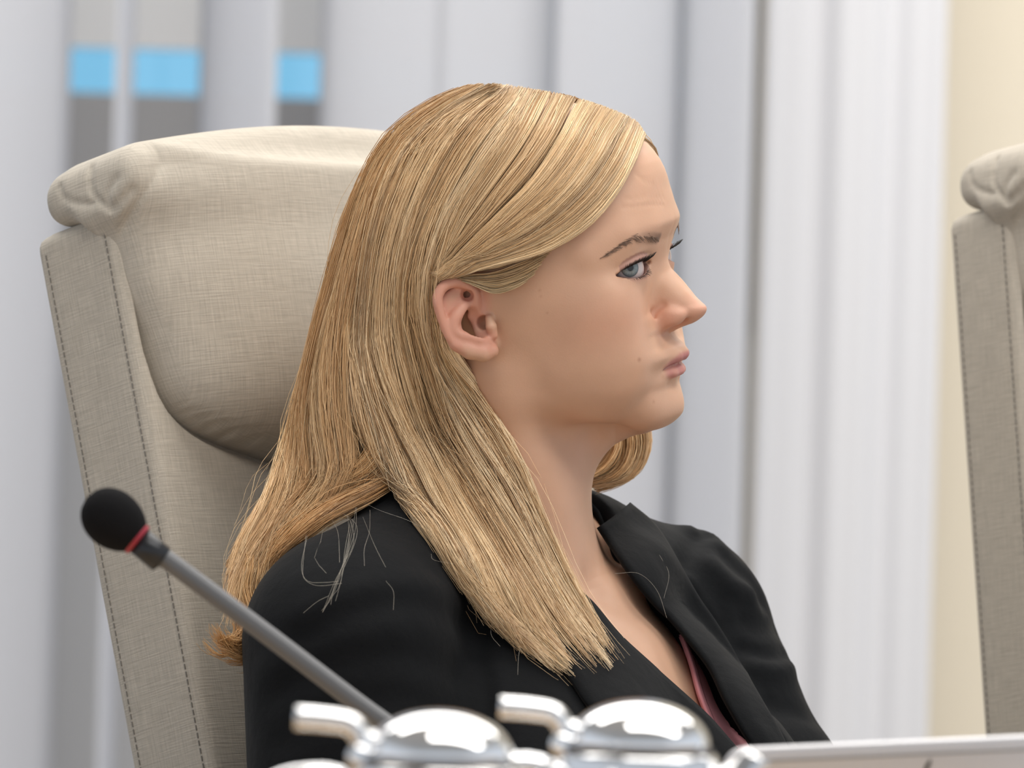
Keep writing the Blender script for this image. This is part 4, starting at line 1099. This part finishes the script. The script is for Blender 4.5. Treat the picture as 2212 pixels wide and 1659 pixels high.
def build_strands(Pn, Rn, Cn):
    n, m, _ = Pn.shape
    T = np.gradient(Pn, axis=1); T /= np.linalg.norm(T, axis=-1, keepdims=True)+1e-12
    A = np.cross(T, np.array([0.2, 0.9, 0.37])); A /= np.linalg.norm(A, axis=-1, keepdims=True)+1e-12; B_ = np.cross(T, A)
    V = np.stack([Pn + Rn[..., None]*(math.cos(t)*A + math.sin(t)*B_) for t in (0, 2.0944, 4.18879)], 2)      # n,m,3,3
    idx = np.arange(n*m*3).reshape(n, m, 3)
    F = np.concatenate([np.stack([idx[:, :-1, a], idx[:, :-1, (a+1) % 3], idx[:, 1:, (a+1) % 3], idx[:, 1:, a]], -1).reshape(-1, 4) for a in range(3)])
    return V.reshape(-1, 3), F, np.repeat(Cn.reshape(-1, 3), 3, 0)
v, f, c = build_strands(HV, HU, HC)
hair_m = mat('blonde_hair', (0.6, 0.42, 0.25), 0.34, spec=0.55)
n, l, b = nt(hair_m); at_ = n.new('ShaderNodeVertexColor'); at_.layer_name = 'Col'; l.new(at_.outputs['Color'], b.inputs['Base Color'])
hair = mesh_obj('hair', v, f, hair_m, person); set_col(hair, c); hair['kind'] = 'stuff'; hair['label'] = 'long straight blonde hair tucked behind the ear'
# solid layer under the strands: scalp cap and fall of hair, plus the inside of every sheet
FACE2 = [(-38, -140), (-38, 14), (-24, 30), (16, 42), (60, 70), (88, 92), (140, 110), (140, -140)]
def cap_f(p):
    pw = (HEAD_O.astype(np.float32) + (p/1000.0) @ HEAD_R.T.astype(np.float32))
    f = hair_vol(pw, 7.0)
    f = smax(f, -poly2d(p[..., 0], p[..., 2], FACE2), 3)
    f = smax(f, -(chain(pw, NECK, NECK_R)*1000 - 1), 3)
    return smax(f, -(jk_base(pw)-1), 3)
Vc, Fc = isosurf(cap_f, axis(-175, 125, 3.2), axis(-115, 115, 3.2), axis(-160, 140, 3.2))
parts_v, parts_f, off = [h2w(Vc)], [Fc], len(Vc)
for sh, ins in ((shA, 4.0), (shB, 6.5), (shC, 6.5), (shD, 4), (shF, 4.5), (shH, 5), (shM, 4.0), (shI, 1.5)):
    D, N = sh; U, m, _ = D.shape
    m0 = 3 if sh is not shM else 6; mm = int(m*0.93)-m0; V = (D - N*(ins/1000))[:, m0:m0+mm].reshape(-1, 3); idx = np.arange(U*mm).reshape(U, mm)+off
    parts_v.append(V); parts_f.append(np.stack([idx[:-1, :-1], idx[1:, :-1], idx[1:, 1:], idx[:-1, 1:]], -1).reshape(-1, 4)); off += len(V)
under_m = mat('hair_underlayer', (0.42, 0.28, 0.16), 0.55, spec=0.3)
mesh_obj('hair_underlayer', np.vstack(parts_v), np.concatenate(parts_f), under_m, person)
# ================================================================== table and what stands on it
wood = mat('pale_wood', (0.50, 0.36, 0.22), 0.4)
n, l, b = nt(wood); tc = n.new('ShaderNodeTexCoord'); mpn = n.new('ShaderNodeMapping'); mpn.inputs['Scale'].default_value = (2, 26, 26); l.new(tc.outputs['Object'], mpn.inputs['Vector'])
nz = n.new('ShaderNodeTexNoise'); nz.inputs['Scale'].default_value = 2; nz.inputs['Detail'].default_value = 6; l.new(mpn.outputs[0], nz.inputs['Vector'])
cr = n.new('ShaderNodeValToRGB'); cr.color_ramp.elements[0].color = (0.40, 0.27, 0.15, 1); cr.color_ramp.elements[1].color = (0.60, 0.45, 0.29, 1); l.new(nz.outputs['Fac'], cr.inputs['Fac']); l.new(cr.outputs['Color'], b.inputs['Base Color'])
TZ = 0.745
tb = empty('conference_table', (0.2, -0.9, 0)); tag(tb, 'long pale wooden conference table carrying the coffee pots and laptop', 'table')
o = slab('table_top', (-1.5, -1.55, TZ-0.035), (1.9, -0.34, TZ), wood, tb); md = o.modifiers.new('b', 'BEVEL'); md.width = 0.006; md.segments = 2
for x in (-1.35, 1.75):
    slab('leg_panel', (x-.03, -1.45, 0), (x+.03, -0.44, TZ-0.035), wood, tb)
# --- coffee pots
chrome = mat('polished_steel', (0.86, 0.87, 0.89), 0.07, metal=1.0)
black_g = mat('black_gasket', (0.015, 0.012, 0.012), 0.5)
potglass = mat('pot_body_steel', (0.70, 0.71, 0.73), 0.14, metal=1.0)
def pot(px, ptop, y, label):
    d = DIST+y; s_ = PXM*DIST/d
    c = P(px, ptop, y); zt_ = c[2]; c = np.array([c[0], c[1], TZ]); H = zt_-TZ
    root = empty('coffee_pot', tuple(c)); tag(root, label, 'coffee pot', 'steel coffee pots on the table')
    R = 0.0355; hb = H-0.0235                                     # lid rests on the rim at hb
    prof = [(0.042, 0.0), (0.045, 0.003), (0.046, 0.02), (0.046, 0.09), (0.045, 0.115), (0.042, hb-0.030), (0.040, hb-0.016), (0.0405, hb-0.006), (0.039, hb-0.003), (0.030, hb-0.003)]
    v, f = lathe(prof, c, 64); mesh_obj('pot_body', v, f, potglass, root)
    v, f = lathe([(0.034, hb-0.005), (0.0375, hb-0.004), (0.0375, hb-0.0005), (0.034, hb)], c, 64); mesh_obj('gasket', v, f, black_g, root)
    pr = [(0.030, hb-0.001), (R-0.001, hb-0.0005), (R, hb+0.0008)] + [(R*math.cos(t), hb+0.001+0.0225*math.sin(t)) for t in np.linspace(0.05, math.pi/2-0.01, 22)]
    v, f = lathe(pr, c, 64); mesh_obj('lid', v, f, chrome, root)
    lf = -RIGHT                                                   # lever and handle point left along the table
    z = np.array([0, 0, 1.0])
    pth = spline([c+lf*0.024+z*(hb+0.008), c+lf*0.036+z*(hb+0.009), c+lf*0.043+z*(hb+0.0165), c+lf*0.056+z*(hb+0.019), c+lf*0.070+z*(hb+0.0200)], 22)
    v, f = tube(pth, np.linspace(0.0052, 0.0056, 22), 14); v2 = v.copy(); mesh_obj('thumb_lever', v2, f, chrome, root)
    v, f = lathe([(0.002, -0.012), (0.0058, -0.0115), (0.0058, 0.0115), (0.002, 0.012)], c+lf*0.0385+z*(hb+0.0015), 20, FWD); mesh_obj('hinge', v, f, chrome, root)
    hp = spline([c+lf*0.038+z*(hb-0.014), c+lf*0.058+z*(hb-0.009), c+lf*0.083+z*(hb-0.0165), c+lf*0.094+z*(hb-0.05), c+lf*0.088+z*(hb-0.10), c+lf*0.052+z*(hb-0.125)], 40)
    v, f = tube(hp, 0.0065, 12); mesh_obj('handle', v, f, chrome, root)
    v, f = tube(spline([c-lf*0.036+z*(hb-0.03), c-lf*0.052+z*(hb-0.016), c-lf*0.060+z*(hb-0.004)], 12), np.linspace(0.016, 0.007, 12), 16); mesh_obj('spout', v, f, potglass, root)
    return root
pot(952, 1534, -1.20, 'polished steel coffee pot at left, in front of the microphone stem')
pot(1382, 1512, -1.06, 'polished steel coffee pot beside the laptop')
# --- microphone
foam = mat('black_foam', (0.008, 0.008, 0.009), 0.95, spec=0.1); n, l, b = nt(foam)
tc = n.new('ShaderNodeTexCoord'); vz = n.new('ShaderNodeTexNoise'); vz.inputs['Scale'].default_value = 900; l.new(tc.outputs['Object'], vz.inputs['Vector'])
bp = n.new('ShaderNodeBump'); bp.inputs['Strength'].default_value = 0.6; bp.inputs['Distance'].default_value = 0.001; l.new(vz.outputs['Fac'], bp.inputs['Height']); l.new(bp.outputs['Normal'], b.inputs['Normal'])
red = mat('red_ring', (0.28, 0.012, 0.03), 0.4); grey_st = mat('grey_stem', (0.10, 0.105, 0.115), 0.42, spec=0.5)
MY = -0.50
base_xy = P(985, 1659, MY); mic = empty('microphone', (base_xy[0], MY, TZ)); tag(mic, 'black foam-tipped gooseneck microphone leaning left in front of the chair', 'microphone')
A = P(286, 1158, MY); Bq = P(210, 1095, MY); axm = Bq-A; axm /= np.linalg.norm(axm)
c0 = P(247, 1124, MY); L_, r_ = 0.0205, 0.0172
pr = [(max(0.0006, r_*math.sqrt(max(0, 1-(2*t-1)**2))*(0.90+0.14*t)), (2*t-1)*L_) for t in np.linspace(0.0, 1, 30)]
v, f = lathe(pr, c0, 40, axm); mesh_obj('foam_windscreen', v, f, foam, mic)
v, f = lathe([(0.0085, -0.0185), (0.0100, -0.0180), (0.0100, -0.0125), (0.0085, -0.0120)], c0, 32, axm); mesh_obj('red_ring', v, f, red, mic)
v, f = lathe([(0.0060, -0.036), (0.0082, -0.035), (0.0082, -0.0185), (0.0060, -0.0180)], c0, 28, axm); mesh_obj('capsule_collar', v, f, mat('dark_metal', (0.03, 0.032, 0.036), 0.35, metal=0.6), mic)
st = spline([c0-axm*0.033, P(352, 1203, MY), P(560, 1358, MY), P(760, 1510, MY), P(880, 1600, MY), P(960, 1690, MY), np.array([base_xy[0], MY, TZ+0.02])], 60)
v, f = tube(st, 0.0056, 16); mesh_obj('gooseneck', v, f, grey_st, mic)
v, f = lathe([(0.05, 0.0), (0.055, 0.003), (0.055, 0.014), (0.048, 0.022), (0.012, 0.026), (0.010, 0.032)], np.array([base_xy[0], MY, TZ]), 40); mesh_obj('mic_base', v, f, black_pl, mic)
# --- laptop, seen from behind its lid
alu = mat('silver_aluminium', (0.62, 0.62, 0.645), 0.38, metal=0.55)
LY = -0.72
tl_ = P(1562, 1632, LY); tr_ = P(2212, 1603, LY-0.02)
ux = tr_-tl_; ux[2] = 0; ux /= np.linalg.norm(ux); lw_, lh_ = 0.305, None
ztop = (tl_[2]+0.0035); up_l = np.array([ux[1]*-0.0, 0, 1.0]) + np.array([0, -0.30, 0]); up_l /= np.linalg.norm(up_l)
lh_ = (ztop-TZ-0.012)/up_l[2]
# a slight tip of the lid so that its edge climbs to the right
lap = empty('laptop', tuple(np.array([tl_[0]+0.15, LY+0.12, TZ]))); tag(lap, 'silver laptop with open lid seen from behind at bottom right', 'laptop')
tilt = (tr_[2]-tl_[2])/np.linalg.norm(tr_-tl_)
uxt = ux + np.array([0, 0, tilt*1.0]); uxt /= np.linalg.norm(uxt)
nl_ = np.cross(uxt, up_l); nl_ /= np.linalg.norm(nl_)
def rrect(o, u, v_, w, h, r, th, nrm):
    pts = []
    for cx_, cy_, a0 in ((w-r, h-r, 0), (r, h-r, 90), (r, r, 180), (w-r, r, 270)):
        for k in range(9):
            a = math.radians(a0+k*11.25); pts.append((cx_+r*math.cos(a), cy_+r*math.sin(a)))
    e = 0.0012; rings = [(-th/2, e), (-th/2+e, 0), (th/2-e, 0), (th/2, e)]; V = []
    cx_, cy_ = w/2, h/2
    for t_, ins in rings:
        for a, b2 in pts:
            V.append(o + u*(a-np.sign(a-cx_)*ins) + v_*(b2-np.sign(b2-cy_)*ins) + nrm*t_)
    m_ = len(pts); F = [(j*m_+i, j*m_+(i+1) % m_, (j+1)*m_+(i+1) % m_, (j+1)*m_+i) for j in range(3) for i in range(m_)]
    F += [tuple(range(m_))[::-1], tuple(3*m_+i for i in range(m_))]
    return np.array(V), F
Ol = tl_ - up_l*lh_ + up_l*0.004
v, f = rrect(Ol, uxt, up_l, lw_, lh_, 0.011, 0.0055, nl_)
lid = mesh_obj('lid', v, f, alu, lap)
# thin seam line just under the top edge and the small dark mark on the lid
sgn = -1 if nl_[1] > 0 else 1
fc = nl_*sgn*0.00285
v, f = rrect(Ol+fc+up_l*(lh_-0.0075)+uxt*0.006, uxt, up_l, lw_-0.012, 0.0008, 0.0003, 0.0004, nl_); mesh_obj('seam', v, f, mat('lid_seam', (0.30, 0.30, 0.31), 0.5), lid)
mk = (P(1943, 1648, LY)-Ol)@uxt; mz = lh_-0.0125
leaf = np.array([(0.0, -0.006), (0.0016, -0.001), (0.0042, 0.0026), (0.0046, 0.0006), (0.0034, -0.0032), (0.0012, -0.0062)])
V = [Ol+fc*1.0+uxt*(mk+a-0.002)+up_l*(mz+b2) for a, b2 in leaf]+[Ol+fc*1.12+uxt*(mk+a-0.002)+up_l*(mz+b2) for a, b2 in leaf]
F = [tuple(range(6)), tuple(range(6, 12))[::-1]]+[(i, (i+1) % 6, 6+(i+1) % 6, 6+i) for i in range(6)]
mesh_obj('lid_mark', V, F, mat('mark_black', (0.01, 0.01, 0.01), 0.4), lid, smooth=False)
fl = np.cross(uxt*np.array([1, 1, 0]), [0, 0, 1.0]); fl /= np.linalg.norm(fl); fl = fl if fl[1] > 0 else -fl
Ob = Ol.copy(); Ob[2] = TZ+0.008
v, f = rrect(Ob, ux, fl, lw_, 0.215, 0.011, 0.015, np.array([0, 0, 1.0])); kb = mesh_obj('keyboard_base', v, f, alu, lap)
